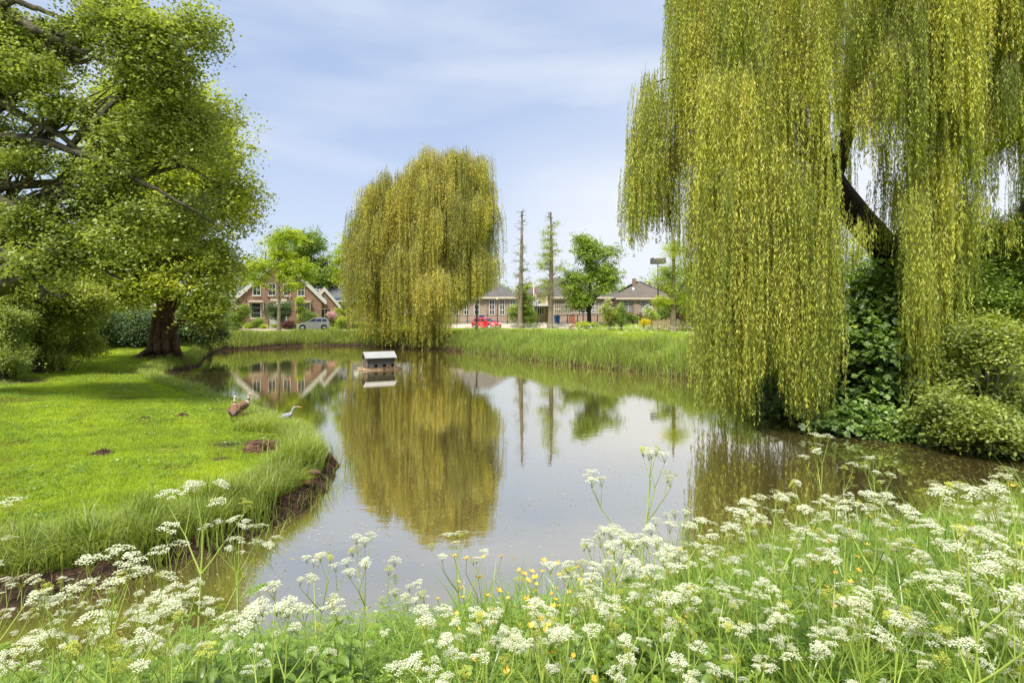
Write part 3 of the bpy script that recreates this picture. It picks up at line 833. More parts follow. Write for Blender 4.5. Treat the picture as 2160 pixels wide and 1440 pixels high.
m = MB(); m.box(sx(900), sx(1093), -.5, -.36, ezs - .14, ezs + .12); m.build('gutter', M['cream'], S0)
for a_ in (914, 935.5, 957, 978.5, 1000, 1021.5, 1032 + 10.7 - 10.7 + 0, 1053.5, 1075.5):
    if a_ == 1021.5: continue
    window(S0, sx(a_), sx(a_ + 11.5), szf(664.5), szf(631), 0, 2, 3, fr=.1, mun=.09)
m = MB()
for a_ in (1047, 1069, 1025): m.box(sx(a_), sx(a_ + 2.2), -.12, -.003, 0, ezs - .15)
m.build('pilaster', M['brick_school'], S0)
# entrance block, set back
MB().box(sx(1092), sx(1172), 3.5, 9, -.2, szf(616.5)).build('wall', M['brick_school'], S0)
m = MB(); m.box(sx(1108), sx(1160), 3.32, 3.49, szf(620), szf(616)); m.box(sx(1154), sx(1159), 3.34, 3.49, szf(640), szf(620.1)); m.build('fascia', M['cream'], S0)
MB().box(sx(1112), sx(1161), 1.6, 3.49, szf(645), szf(640.5)).build('canopy', M['white'], S0)
sg = MB().prism([(sx(1125), szf(640.3)), (sx(1143), szf(640.3)), (sx(1143), szf(634.5)), (sx(1141), szf(632.5)), (sx(1131), szf(632.5)), (sx(1125), szf(635))], 'y', 1.72, 1.8).build('sign_board', M['white'], S0)
sg['label'] = 'white sign board with green and blue emblem on the canopy'
m = MB(); m.prism([(sx(1139.5) + .28 * math.cos(k * PI / 4), szf(636.4) + .22 * math.sin(k * PI / 4)) for k in range(8)], 'y', 1.69, 1.715)
m.build('emblem', LM['lime'], sg)
m = MB(); m.box(sx(1134), sx(1138), 1.69, 1.715, szf(639.4), szf(638.3)); m.box(sx(1131.5), sx(1134), 1.69, 1.715, szf(640), szf(639.2)); m.build('lettering', M['blue_flag'], sg)
window(S0, sx(1135), sx(1151), szf(664), szf(647), 3.5, 3, 1, fr=.1, mun=.1)
window(S0, sx(1117), sx(1127), szf(662), szf(647), 3.5, 2, 1, fr=.1, mun=.1)
hip(sx(1108), sx(1195), 3.5, 14, szf(616.2), szf(578), 'roof_grey', S0, True, False)
# hall
MB().box(sx(1163), sx(1300), 0, 9, -.2, ezs).build('wall', M['brick_school'], S0)
hip(sx(1163), sx(1300), 0, 9, ezs + .02, szf(583), 'roof_grey', S0, True, False)
m = MB(); m.box(sx(1160), sx(1303), -.5, -.36, ezs - .14, ezs + .12); m.build('gutter', M['cream'], S0)
window(S0, sx(1169), sx(1206), szf(662), szf(632), 0, 9, 3, fr=.08, mun=.1, mt='cream')
for a_, b_ in ((1219, 1240), (1247, 1257.5), (1262, 1272), (1277, 1288)):
    window(S0, sx(a_), sx(b_), szf(661), szf(638), 0, 4 if b_ - a_ > 15 else 3, 3, fr=.09, mun=.09)
MB().tube([(sx(1161.5), -.1, 0), (sx(1161.5), -.1, ezs - .15)], .06, 6).build('downpipe', M['white'], S0)

VY = 80.0
V0 = thing('brown_brick_villa', 'brick house with plain brown roof and one chimney behind the yellow-green tree', 'house', (0, VY, 1.7))
def vx(p): return px2x(p, VY)
def vzf(p): return py2z(p, VY) - 1.7
evz = vzf(630)
MB().box(vx(1303), vx(1420), 0, 9, -.2, evz).build('wall', M['brick'], V0)
rfv = hip(vx(1303), vx(1420), 0, 9, evz + .02, vzf(589), 'roof_brown', V0, True, True)
MB().box(vx(1348), vx(1355), 4, 4.6, vzf(600), vzf(583.5)).build('chimney', M['brick'], rfv)
m = MB(); m.add([(vx(1340), 1.8, vzf(610)), (vx(1344), 1.8, vzf(610)), (vx(1345), 2.3, vzf(605)), (vx(1341), 2.3, vzf(605))], [(0, 1, 2, 3)]).build('skylight', M['lamp'], rfv)
MB().box(vx(1298), vx(1424), -.52, -.38, evz - .12, evz + .12).build('gutter', M['cream'], V0)
for a_, b_, c_ in ((1309.5, 1325, 5), (1326, 1342, 5), (1349.5, 1377, 9)):
    window(V0, vx(a_), vx(b_), vzf(658), vzf(634), 0, c_, 4, fr=.07, mun=.05)
MB().box(vx(1334), vx(1345), -1.2, 0, 0, 2.6).build('porch', M['brick_school'], V0)
MB().tube([(vx(1306), -.1, 0), (vx(1306), -.1, evz - .15)], .06, 6).build('downpipe', M['white'], V0)

# ------------------------------------------------------------ flags
def flag(mb, x, y, ztop, drop, w, cols, tw=.12):
    n = 10
    for k in range(3):
        for i in range(n):
            for j in range(1):
                t0, t1 = i / n, (i + 1) / n
                def P(t_, q):      # q across stripes, hanging limp so stripes run down
                    return (x + w * (q / 3) * (.55 + .6 * t_) + .1 * math.sin(t_ * 5) * t_, y + tw * math.sin(t_ * 6 + q * 1.6), ztop - drop * t_ - .16 * q)
                mb.add([P(t0, k), P(t0, k + 1), P(t1, k + 1), P(t1, k)], [(0, 1, 2, 3)], k, True)
Fp = thing('flagpole', 'tall white flagpole with a limp red, white and blue flag before the school', 'flagpole', (px2x(1126, 80), 80, gz(px2x(1126, 80), 80)))
zt = py2z(601, 80) - Fp.location.z
MB().tube([(0, 0, 0), (0, 0, zt)], [.08, .05], 8).tube([(0, 0, zt), (0, 0, zt + .12)], [.09, .09], 8).build('pole', M['white'], Fp)
def limp(x0, ztop, lens, wid):
    m = MB(); n = 12
    for k in range(3):
        zt0 = ztop - lens * .27 * k; L_ = lens * .5
        for i in range(n):
            t0, t1 = i / n, (i + 1) / n
            def q(t_, e): 
                xx = x0 + wid * (.16 * k + .42 * t_ * (1 + k * .25)) + e * wid * (.22 + .18 * math.sin(t_ * 3 + k))
                return (xx, -.05 + .1 * math.sin(t_ * 7 + e * 2 + k) - .02 * k, zt0 - L_ * t_)
            m.add([q(t0, 0), q(t0, 1), q(t1, 1), q(t1, 0)], [(0, 1, 2, 3)], k, True)
    return m
limp(.06, zt - .25, 3.3, .42).build('flag', [M['red_flag'], M['white_flag'], M['blue_flag']], Fp)
for (a_, b_, r_, lab, tp_) in ((563.5, 607, 1, 'dark red and blue flag hanging from a short pole at an upper farmhouse window', False), (607.5, 621, -1, 'Dutch flag with an orange pennant hanging on the farmhouse wall above the door', True)):
    Fw = thing('wall_flag', lab, 'flag', hw_pt(hx(a_), 0, py2z(624, HY)), R(22))
    MB().tube([(0, 0, -.15), (.12 * r_ + .1, -.9, .9 if not tp_ else .35)], .025, 6).build('pole', M['wood'], Fw)
    mm_ = limp(.02 * r_, .85 if not tp_ else .35, 1.05 if not tp_ else 1.5, .2)
    o = mm_.build('flag', [M['red_flag'], M['white_flag'] if tp_ else M['blue_flag'], M['blue_flag']], Fw); o.location = (.1, -.85, 0)
    if tp_: MB().tube([(.15, -.86, .35), (.2, -.86, .05), (.12, -.86, -.5)], [.03, .06, .02], 5).build('pennant', M['orange_flag'], Fw)

# ------------------------------------------------------------ fences, posts
Fe = thing('iron_fence', 'black iron school fence with slim posts and scalloped lower bars', 'fence', (px2x(880, 75.6), 75.6, gz(0, 75.6)))
L_ = px2x(1345, 75.6) - px2x(880, 75.6); npst = 22; dxp = L_ / npst
m = MB(); m.box(0, L_, -.02, .02, 1.1, 1.15); m.box(0, L_, -.02, .02, .12, .16); m.build('rail', M['iron'], Fe)
for k in range(npst + 1):
    MB().box(k * dxp - .05, k * dxp + .05, -.05, .05, -.1, 1.3).build('post', M['iron'], Fe)
m = MB()
for k in range(npst):
    xs_ = [k * dxp + dxp * t_ for t_ in np.linspace(0, 1, 9)]
    m.tube([(x, 0, .42 - .2 * math.sin((x / dxp - k) * PI)) for x in xs_], .02, 4)
    for q in range(1, 9):
        x = k * dxp + dxp * q / 9; m.box(x - .012, x + .012, -.01, .01, .16, .42 - .2 * math.sin((x / dxp - k) * PI))
m.build('scallop', M['iron'], Fe)

Pf = thing('paling_fence', 'low pale chestnut paling fence under the yellow-green tree', 'fence', (px2x(1370, 66), 66, gz(px2x(1370, 66), 66)))
m = MB(); L_ = px2x(1492, 66) - px2x(1370, 66); k = 0; x = 0
rr_ = random.Random(3)
while x < L_:
    h = 1.12 + rr_.uniform(-.08, .08); ln = rr_.uniform(-.03, .03) - (.28 if x < .3 else .0) * 1
    w_s = rr_.uniform(.05, .075)
    m.add([(x + ln * -1, -.015, 0), (x - ln + w_s, -.015, 0), (x + w_s + ln * .2, -.015, h), (x + w_s * .5, -.015, h + .05), (x, -.015, h),
           (x - ln, .015, 0), (x - ln + w_s, .015, 0), (x + w_s + ln * .2, .015, h), (x + w_s * .5, .015, h + .05), (x, .015, h)],
          [(0, 1, 2, 3, 4), (9, 8, 7, 6, 5), (0, 5, 6, 1), (1, 6, 7, 2), (2, 7, 8, 3), (3, 8, 9, 4), (4, 9, 5, 0)])
    x += w_s + .022
m.build('paling', M['hurdle'], Pf)
m = MB()
for z in (.3, .9): m.box(0, L_, .016, .035, z, z + .03)
m.build('wire', M['iron'], Pf)
for k in range(5):
    MB().tube([(.1 + k * L_ / 4.2, .09, -.2), (.1 + k * L_ / 4.2, .09, 1.3)], .05, 8).build('post', M['hurdle'], Pf)

bp_ = at(1206.5, 696, 66); bz = gz(bp_.x, 66)
Bp = thing('brick_post', 'square red brick post with a flat capstone standing in the meadow', 'post', (bp_.x, 66, bz))
MB().box(-.32, .32, -.32, .32, -.1, 1.78).build('pier', M['brick_red'], Bp)
MB().box(-.37, .37, -.37, .37, 1.782, 1.88).build('capstone', M['plank_grey'], Bp)
MB().box(-.36, .36, -.36, .36, -.05, .16).build('plinth', M['plank_grey'], Bp)

# nest pole
np_ = at(1388, 690, 68); nzb = gz(np_.x, 68)
Np = thing('nest_pole', 'stork nest platform on a thin dark steel pole beyond the reeds', 'nest pole', (np_.x, 68, nzb))
zt = py2z(556, 68) - nzb
MB().tube([(0, 0, -.2), (.02, 0, zt * .33)], [.11, .10], 10).tube([(.02, 0, zt * .33), (-.03, 0, zt)], [.075, .055], 10).build('pole', M['iron'], Np)
m = MB(); m.box(-.78, .78, -.7, .7, zt, zt + .14)
for s_ in (-1, 1):
    m.tube([(-.75, s_ * .66, zt + .16), (.75, s_ * .66, zt + .16)], .05, 6); m.box(s_ * .72 - .05, s_ * .72 + .05, -.68, .68, zt + .142, zt + .66)
    m.box(-.76, .76, s_ * .68 - .03, s_ * .68 + .03, zt + .2, zt + .5)
m.build('platform', M['plank_grey'], Np)
m = MB(); rr_ = random.Random(5)
for k in range(150):
    a = rr_.uniform(0, 2 * PI); r_ = rr_.uniform(.1, .68); z = zt + .2 + rr_.uniform(0, .42); b_ = a + rr_.uniform(1, 2)
    m.tube([(r_ * math.cos(a), r_ * math.sin(a), z), (r_ * math.cos(b_) * 1.08, r_ * math.sin(b_) * 1.08, z + rr_.uniform(-.08, .1))], .018, 3)
m.build('nest', M['wood'], Np)

# street lamps
for i, (p_, Y, top_, lab) in enumerate([(1049, 72, 633, 'slim dark street lamp standing beside the red car'), (1230, 86.0 - 12.5, 640, 'slim dark street lamp behind the red brick post')]):
    X = px2x(p_, Y); zb = gz(X, Y)
    Ls = thing('street_lamp', lab, 'street lamp', (X, Y, zb), 0, 'slim dark street lamps along the school road')
    zt = py2z(top_, Y) - zb
    MB().tube([(0, 0, -.1), (0, 0, .9), (0, 0, zt)], [.07, .06, .04], 8).build('pole', M['iron'], Ls)
    MB().tube([(0, 0, zt - .02), (0, 0, zt + .1), (0, 0, zt + .26), (0, 0, zt + .32)], [.07, .17, .17, .03], 10).build('lantern', M['cream'], Ls)

# bins
def bin_(px_, Y, lab):
    X = px2x(px_, Y); zb = gz(X, Y)
    B = thing('wheelie_bin', lab, 'bin', (X, Y, zb), .2, 'blue bins in the school yard')
    m = MB(); m.add([(-.26, -.28, 0), (.26, -.28, 0), (.26, .28, 0), (-.26, .28, 0), (-.33, -.36, .98), (.33, -.36, .98), (.33, .36, .98), (-.33, .36, .98)],
                    [(0, 3, 2, 1), (4, 5, 6, 7), (0, 1, 5, 4), (1, 2, 6, 5), (2, 3, 7, 6), (3, 0, 4, 7)]); m.build('bin_body', M['blue_bin'], B)
    m = MB(); m.prism([(-.4, .985), (.38, .985), (.38, 1.04), (.1, 1.12), (-.4, 1.06)], 'x', -.36, .36); m.build('lid', M['blue_bin'], B)
    for s_ in (-1, 1): MB().tube([(s_ * .29, .3, .1), (s_ * .35, .3, .1)], .1, 10).build('wheel', M['rubber'], B)
bin_(1175, 77.5, 'blue wheelie bin under the wide many-paned school window')
bin_(1016, 78.5, 'blue wheelie bin behind the fence by the red car')

# garden fence along the drive
Gf = thing('garden_fence', 'low dark wire fence on thin posts round the farmhouse garden', 'fence', (px2x(567, 68), 68, gz(-29, 68)))
L_ = px2x(770, 68) - px2x(567, 68)
for k in range(9): MB().box(k * L_ / 8 - .03, k * L_ / 8 + .03, -.03, .03, -.1, 1.0).build('post', M['iron'], Gf)
m = MB()
for z in (.1, .3, .5, .7, .92): m.box(0, L_, -.008, .008, z, z + .02)
for k in range(int(L_ / .25)): m.box(k * .25 - .006, k * .25 + .006, -.008, .008, .1, .92)
m.build('wire_mesh', M['iron'], Gf)

# ------------------------------------------------------------ cars
def car(lab, paint, loc, rz, L=3.55, W=1.64, H=1.46, plate=True):
    T = thing('parked_car', lab, 'car', loc, rz, None)
    h = L / 2
    lower = [(-h + .06, .28), (-h, .5), (-h + .03, .82), (-h + .12, .98), (h - 1.15, .98), (h - .95, .93), (h - .35, .82), (h - .06, .66), (h, .48), (h - .03, .3), (h - .12, .2), (-h + .12, .2)]
    m = MB(); n = len(lower)
    secs = []
    for yy, ins in ((-W / 2, .07), (-W / 2 + .06, .0), (W / 2 - .06, 0), (W / 2, .07)):
        secs.append([(x * (1 - ins * .45), yy, z if z < .6 else z - ins * .6) for x, z in lower])
    vs = [p for s_ in secs for p in s_]
    fs = [tuple(range(n)), tuple(range(4 * n - 1, 3 * n - 1, -1))]
    for k in range(3):
        fs += [(k * n + i, (k + 1) * n + i, (k + 1) * n + (i + 1) % n, k * n + (i + 1) % n) for i in range(n)]
    m.add(vs, fs)
    # cabin: belt outline up to roof outline
    bl = [(-h + .1, .955), (h - 1.0, .945)]
    ro = [(-h + .42, H - .06), (-h + .6, H), (h - 2.05, H), (h - 1.85, H - .05)]
    wb, wt = W / 2 - .05, W / 2 - .2
    A = [(-h + .08, -wb, .93), (h - .92, -wb, .90), (h - .92, wb, .90), (-h + .08, wb, .93)]
    B = [(-h + .36, -wt, H - .1), (h - 1.72, -wt, H - .08), (h - 1.72, wt, H - .08), (-h + .36, wt, H - .1)]
    Cc = [(-h + .55, -wt + .12, H), (h - 1.95, -wt + .12, H), (h - 1.95, wt - .12, H), (-h + .55, wt - .12, H)]
    m.add(A + B + Cc, [(0, 1, 5, 4), (1, 2, 6, 5), (2, 3, 7, 6), (3, 0, 4, 7), (4, 5, 9, 8), (5, 6, 10, 9), (6, 7, 11, 10), (7, 4, 8, 11), (8, 9, 10, 11)])
    body = m.build('body', paint, T)
    bv = body.modifiers.new('bevel', 'BEVEL'); bv.width = .035; bv.segments = 3; bv.limit_method = 'ANGLE'
    def lerp(a, b, t_): return tuple(a[i] + (b[i] - a[i]) * t_ for i in range(3))
    def quad(a, b, c, d, name, mt, off, u0, u1, v0, v1):
        P = lambda u, v: Vector(lerp(lerp(a, b, u), lerp(d, c, u), v)) + Vector(off)
        MB().add([P(u0, v0), P(u1, v0), P(u1 if u1 < .9 else u1 - .02, v1), P(u0 + (.015), v1)], [(0, 1, 2, 3)]).build(name, mt, T)
    for s_, (i0, i1) in ((-1, (0, 1)), (1, (3, 2))):
        for u0, u1 in ((.06, .30), (.33, .60), (.63, .93)):
            quad(A[i0], A[i1], B[i1], B[i0], 'side_window', M['glass'], (0, s_ * .012, .004), u0, u1, .14, .9)
    quad(A[1], A[2], B[2], B[1], 'windscreen', M['glass'], (.012, 0, .012), .06, .94, .1, .93)
    quad(A[3], A[0], B[0], B[3], 'rear_window', M['glass'], (-.014, 0, .006), .1, .9, .2, .9)
    for sx_ in (-h + .62, h - .66):
        for s_ in (-1, 1):
            MB().tube([(sx_, s_ * (W / 2 - .02), .33), (sx_, s_ * (W / 2 + .004), .33)], .36, 20).build('wheel_arch', M['black'], T)
            wh = MB().tube([(sx_, s_ * (W / 2 - .19), .3), (sx_, s_ * (W / 2 - .17), .3), (sx_, s_ * (W / 2 + .01), .3), (sx_, s_ * (W / 2 + .02), .3)], [.27, .3, .3, .27], 24).build('wheel', M['rubber'], T)
            m = MB().tube([(sx_, s_ * (W / 2 + .012), .3), (sx_, s_ * (W / 2 + .028), .3)], .2, 20)
            m.build('rim', M['alloy'], wh)
    for s_ in (-1, 1):
        MB().prism([(h - .3, .66), (h - .06, .60), (h - .12, .74), (h - .36, .80)], 'y', s_ * (W / 2 - .34), s_ * (W / 2 - .02)).build('headlight', M['lamp'], T)
        MB().box(-h - .005, -h + .1, s_ * (W / 2 - .2) - .1, s_ * (W / 2 - .2) + .1, .62, .92).build('tail_light', M['lamp_red'], T)
        MB().box(h - 1.28, h - 1.1, s_ * (W / 2 + .02) - .08, s_ * (W / 2 + .02) + .08, .95, 1.07).build('mirror', paint, T)
    MB().box(h - .02, h + .015, -.26, .26, .38, .49).build('number_plate', M['plate'], T)
    MB().box(h - .06, h + .006, -.45, .45, .24, .34).box(h - .06, h + .006, -.3, .3, .52, .58).build('grille', M['rubber'], T)
    return T
c_ = at(661.5, 690, 64.2)
car('silver compact hatchback parked on the drive before the farmhouse', M['silver'], (c_.x, 64.2, gz(c_.x, 64.2) + .03), R(196))
c_ = at(1026, 680, 69.3)
car('red hatchback parked at the roadside right of the central willow', M['car_red'], (c_.x, 69.3, gz(c_.x, 69.3) + .0), R(-38))

# ------------------------------------------------------------ duck house
D0 = thing('duck_house', 'grey duck house with white pitched roof floating on a raft', 'duck house', (px2x(799, 31.6), 31.6, 0), R(27))
D0.scale = (.9,) * 3
L_, Dp = 1.66, 1.05
m = MB()
for k in range(7): m.box(-1.08, 1.1, -.62 + k * .2, -.62 + k * .2 + .19, -.03, .075)
rft = m.build('raft', M['wood'], D0)
m = MB(); m.tube([(-1.2, -.72, .02), (1.22, -.74, .02)], .075, 10); m.tube([(-1.22, -.62, .01), (-1.15, .74, .01)], .075, 10); m.tube([(1.18, -.6, .01), (1.18, .74, .01)], .07, 10); m.tube([(-1.15, .74, .02), (1.18, .74, .02)], .07, 10)
m.build('float_log', M['wood'], rft)
# front wall with three arched holes: strips
def wallholes():
    m = MB(); z0, z1 = .08, .74; hh = .31; r_ = .11
    cxs = [-.30, .22, .74]
    xs_ = [-L_ / 2]
    y0, y1 = -Dp / 2, -Dp / 2 + .03
    for c in cxs:
        m.box(xs_[-1], c - r_, y0, y1, z0, z1)
        n = 8; arc = [(c - r_ + 2 * r_ * i / n) for i in range(n + 1)]
        top = [hh - .09 + math.sqrt(max(0, r_ ** 2 - (a - c) ** 2)) for a in arc]
        for i in range(n):
            m.add([(arc[i], y0, top[i]), (arc[i + 1], y0, top[i + 1]), (arc[i + 1], y0, z1), (arc[i], y0, z1),
                   (arc[i], y1, top[i]), (arc[i + 1], y1, top[i + 1]), (arc[i + 1], y1, z1), (arc[i], y1, z1)], [(0, 1, 2, 3), (7, 6, 5, 4), (0, 4, 5, 1)])
        xs_.append(c + r_)
    m.box(xs_[-1], L_ / 2, y0, y1, z0, z1)
    return m
m = wallholes()
m.box(-L_ / 2, L_ / 2, Dp / 2 - .03, Dp / 2, .08, .74)
for s_ in (-1, 1):
    xa, xb = sorted((s_ * L_ / 2, s_ * (L_ / 2 - .03)))
    m.prism([(-Dp / 2 + .031, .08), (Dp / 2 - .031, .08), (Dp / 2 - .031, .74), (0, 1.0), (-Dp / 2 + .031, .74)], 'x', xa, xb)
m.build('wall', M['plank_grey'], D0)
MB().box(-L_ / 2 + .04, L_ / 2 - .04, -Dp / 2 + .05, Dp / 2 - .05, .076, .09).build('floor', M['soil'], D0)
m = MB()
for sx_ in (-1, 1):
    for sy in (-1, 1):
        m.box(sx_ * L_ / 2 - .03 + sx_ * .02, sx_ * L_ / 2 + .03 + sx_ * .02, sy * (Dp / 2 + .012) - .03, sy * (Dp / 2 + .012) + .03, .076, .71)
m.build('corner_post', M['wood'], D0)
m = MB()
for s_ in (-1, 1):
    p = [(0, 1.04), (s_ * (Dp / 2 + .13), .70), (s_ * (Dp / 2 + .13), .73), (0, 1.075)]
    m.prism(p if s_ < 0 else p[::-1], 'x', -L_ / 2 - .14, L_ / 2 + .14)
m.build('roof', M['zinc'], D0)
m = MB(); rr_ = random.Random(8)
for k in range(220):
    x = rr_.gauss(.25, .5); x = max(-1, min(1.05, x)); y = rr_.uniform(-.8, -.55); a = rr_.uniform(0, PI)
    l2 = rr_.uniform(.05, .16); z = rr_.uniform(.06, .16) - abs(x - .2) * .03
    m.tube([(x - l2 * math.cos(a), y - l2 * .5 * math.sin(a), z), (x + l2 * math.cos(a), y + l2 * .5 * math.sin(a), z + rr_.uniform(-.03, .06))], .012, 3)
m.build('twig_heap', M['wood_red'], D0)['kind'] = 'stuff'

# ------------------------------------------------------------ birds
def loft(mb, sec, n=14, mi=lambda i, k: 0):
    """sec: list of (centre, tangent-less radius x, radius z, facing) -> closed tube along the centres with elliptic rings"""
    pts = [Vector(s_[0]) for s_ in sec]
    b0 = len(mb.v); rings = []
    for i, s_ in enumerate(sec):
        d = (pts[min(i + 1, len(pts) - 1)] - pts[max(i - 1, 0)]).normalized()
        x = Vector((0, 1, 0)); z = x.cross(d).normalized() * -1
        if z.z < 0 and abs(d.z) < .7: z = -z
        rings.append([pts[i] + x * math.cos(2 * PI * k / n) * s_[1] + z * math.sin(2 * PI * k / n) * s_[2] for k in range(n)])
    vs = [q for r_ in rings for q in r_]
    b = len(mb.v); mb.v += [tuple(q) for q in vs]
    for i in range(len(sec) - 1):
        for k in range(n):
            mb.f.append([b + i * n + k, b + i * n + (k + 1) % n, b + (i + 1) * n + (k + 1) % n, b + (i + 1) * n + k])
            mb.m.append(mi(i, k)); mb.sm.append(True)
    mb.f.append(list(range(b, b + n))[::-1]); mb.m.append(mi(0, 0)); mb.sm.append(True)
    e_ = b + (len(sec) - 1) * n; mb.f.append(list(range(e_, e_ + n))); mb.m.append(mi(len(sec) - 2, 0)); mb.sm.append(True)
M['g_brown'] = mat('goose_back', (0.25, 0.12, 0.06), 0.8, base2=(0.14, 0.08, 0.05), nscale=30)
M['g_buff'] = mat('goose_breast', (0.52, 0.43, 0.30), 0.8, base2=(0.42, 0.33, 0.22), nscale=40)
M['g_dark'] = mat('goose_eye_patch', (0.16, 0.05, 0.025), 0.8)
M['g_black'] = mat('goose_tail', (0.02, 0.025, 0.03), 0.6)
M['g_pink'] = mat('goose_leg', (0.55, 0.25, 0.2), 0.6)
M['g_pale'] = mat('goose_head', (0.55, 0.42, 0.30), 0.8)
M['h_grey'] = mat('heron_wing', (0.30, 0.33, 0.37), 0.8, base2=(0.22, 0.25, 0.29), nscale=25)
M['h_white'] = mat('heron_white', (0.48, 0.48, 0.47), 0.8)
M['h_bill'] = mat('heron_bill', (0.75, 0.36, 0.06), 0.5)
def goose(lab, loc, rz, upright=1.0, headturn=0.0):
    T = thing('goose', lab, 'goose', loc, rz)
    m = MB()
    u = upright
    sec = [((-.30, 0, .20), .015, .008), ((-.25, 0, .22), .05, .03), ((-.17, 0, .25), .095, .075), ((-.06, 0, .285), .125, .115), ((.05, 0, .31), .125, .125), ((.13, 0, .345), .10, .11),
           ((.175, 0, .39), .065, .07), ((.19, 0, .43), .042, .045), ((.20, 0, .48), .033, .036), ((.205, 0, .53), .031, .034), ((.215, 0, .565), .036, .038)]
    hd = Vector((math.cos(headturn), math.sin(headturn), 0))
    hp = Vector((.215, 0, .59))
    def mi(i, k):
        top = math.sin(2 * PI * (k + .5) / 14)
        if i == 0: return 2
        if i < 5: return 0 if top > -.25 else 1
        if i < 7: return 1
        if i == 7: return 3
        return 5
    loft(m, sec, 14, mi)
    # head and bill run along the turned direction
    b = len(m.v); n = 12
    side = Vector((-hd.y, hd.x, 0)); up = Vector((0, 0, 1))
    hs_ = [(-.045, -.02, .012), (-.03, -.005, .034), (0, 0, .042), (.03, -.002, .036), (.055, -.012, .022), (.075, -.018, .016), (.10, -.024, .012), (.115, -.028, .004)]
    for j, (a, z, r_) in enumerate(hs_):
        for k in range(n):
            q = hp + hd * a + up * z + side * math.cos(2 * PI * k / n) * r_ * .85 + up * math.sin(2 * PI * k / n) * r_
            m.v.append(tuple(q))
    for j in range(len(hs_) - 1):
        for k in range(n):
            s0 = math.cos(2 * PI * (k + .5) / n)
            mm_ = 5
            if j in (1, 2) and abs(s0) > .8: mm_ = 3
            if j >= 4: mm_ = 4
            m.f.append([b + j * n + k, b + j * n + (k + 1) % n, b + (j + 1) * n + (k + 1) % n, b + (j + 1) * n + k]); m.m.append(mm_); m.sm.append(True)
    for s_ in (-1, 1):     # legs: thigh, shank, webbed foot
        y = s_ * .055
        m.tube([(-.02, y, .22), (-.03, y, .15), (-.005, y, .085), (-.015, y, .01)], [.045, .026, .012, .012], 8, 4)
        m.add([(-.03, y - .008, .012), (-.03, y + .008, .012), (.075, y + .05, .004), (.085, y, .006), (.075, y - .05, .004), (0, y, .022)], [(0, 4, 3, 2, 1), (5, 4, 0), (5, 3, 4), (5, 2, 3), (5, 1, 2), (5, 0, 1)], 4)
    # folded wings as shallow shells on the flanks
    m.build('body', [M['g_brown'], M['g_buff'], M['g_black'], M['g_dark'], M['g_pink'], M['g_pale']], T)
    for s_ in (-1, 1):
        w_m = MB(); loft(w_m, [((-.30, s_ * .035, .235), .008, .01), ((-.2, s_ * .085, .265), .02, .05), ((-.07, s_ * .118, .295), .022, .08), ((.05, s_ * .12, .32), .02, .075), ((.11, s_ * .10, .33), .01, .03)], 10,
                       lambda i, k: 1 if i == 0 else 0)
        w_m.build('wing', [M['g_brown'], M['g_black']], T)
    return T
x1, y1 = px2x(494, 14.3), 14.3
goose('Egyptian goose standing with its brown back to the viewer', (x1, y1, gz(x1, y1) - .01), R(112), headturn=R(10)).scale = (1.02,) * 3
x2, y2 = px2x(510, 15.1), 15.1
goose('Egyptian goose with dark eye patch looking right over the pond', (x2, y2, gz(x2, y2) - .01), R(58), headturn=R(-50)).scale = (.98,) * 3

hxp, hyp = px2x(603, 14.0), 14.0
Hn = thing('heron', 'grey heron with orange bill half hidden behind the bank grass', 'heron', (hxp, hyp, gz(hxp, hyp) - .07), R(-12))
m = MB()
sec = [((-.26, 0, .20), .012, .01), ((-.2, 0, .235), .04, .035), ((-.1, 0, .28), .07, .075), ((0, 0, .325), .08, .09), ((.09, 0, .36), .06, .075), ((.14, 0, .395), .035, .045), ((.165, 0, .44), .026, .028),
       ((.18, 0, .49), .022, .023), ((.205, 0, .54), .021, .022), ((.25, 0, .575), .022, .024), ((.29, 0, .585), .024, .027), ((.325, 0, .582), .018, .020), ((.34, 0, .58), .012, .012), ((.39, 0, .572), .008, .008), ((.455, 0, .563), .002, .002)]
def mih(i, k):
    if i < 5: return 0
    if i >= 11: return 2
    if i in (9, 10) and math.sin(2 * PI * (k + .5) / 14) > .45: return 3
    return 1
loft(m, sec, 14, mih)
for s_ in (-1, 1): m.tube([(0, s_ * .03, .28), (-.02, s_ * .03, .18), (.01, s_ * .03, .1), (0, s_ * .03, 0)], [.025, .012, .009, .009], 6, 3)
m.build('body', [M['h_grey'], M['h_white'], M['h_bill'], M['g_black']], Hn)

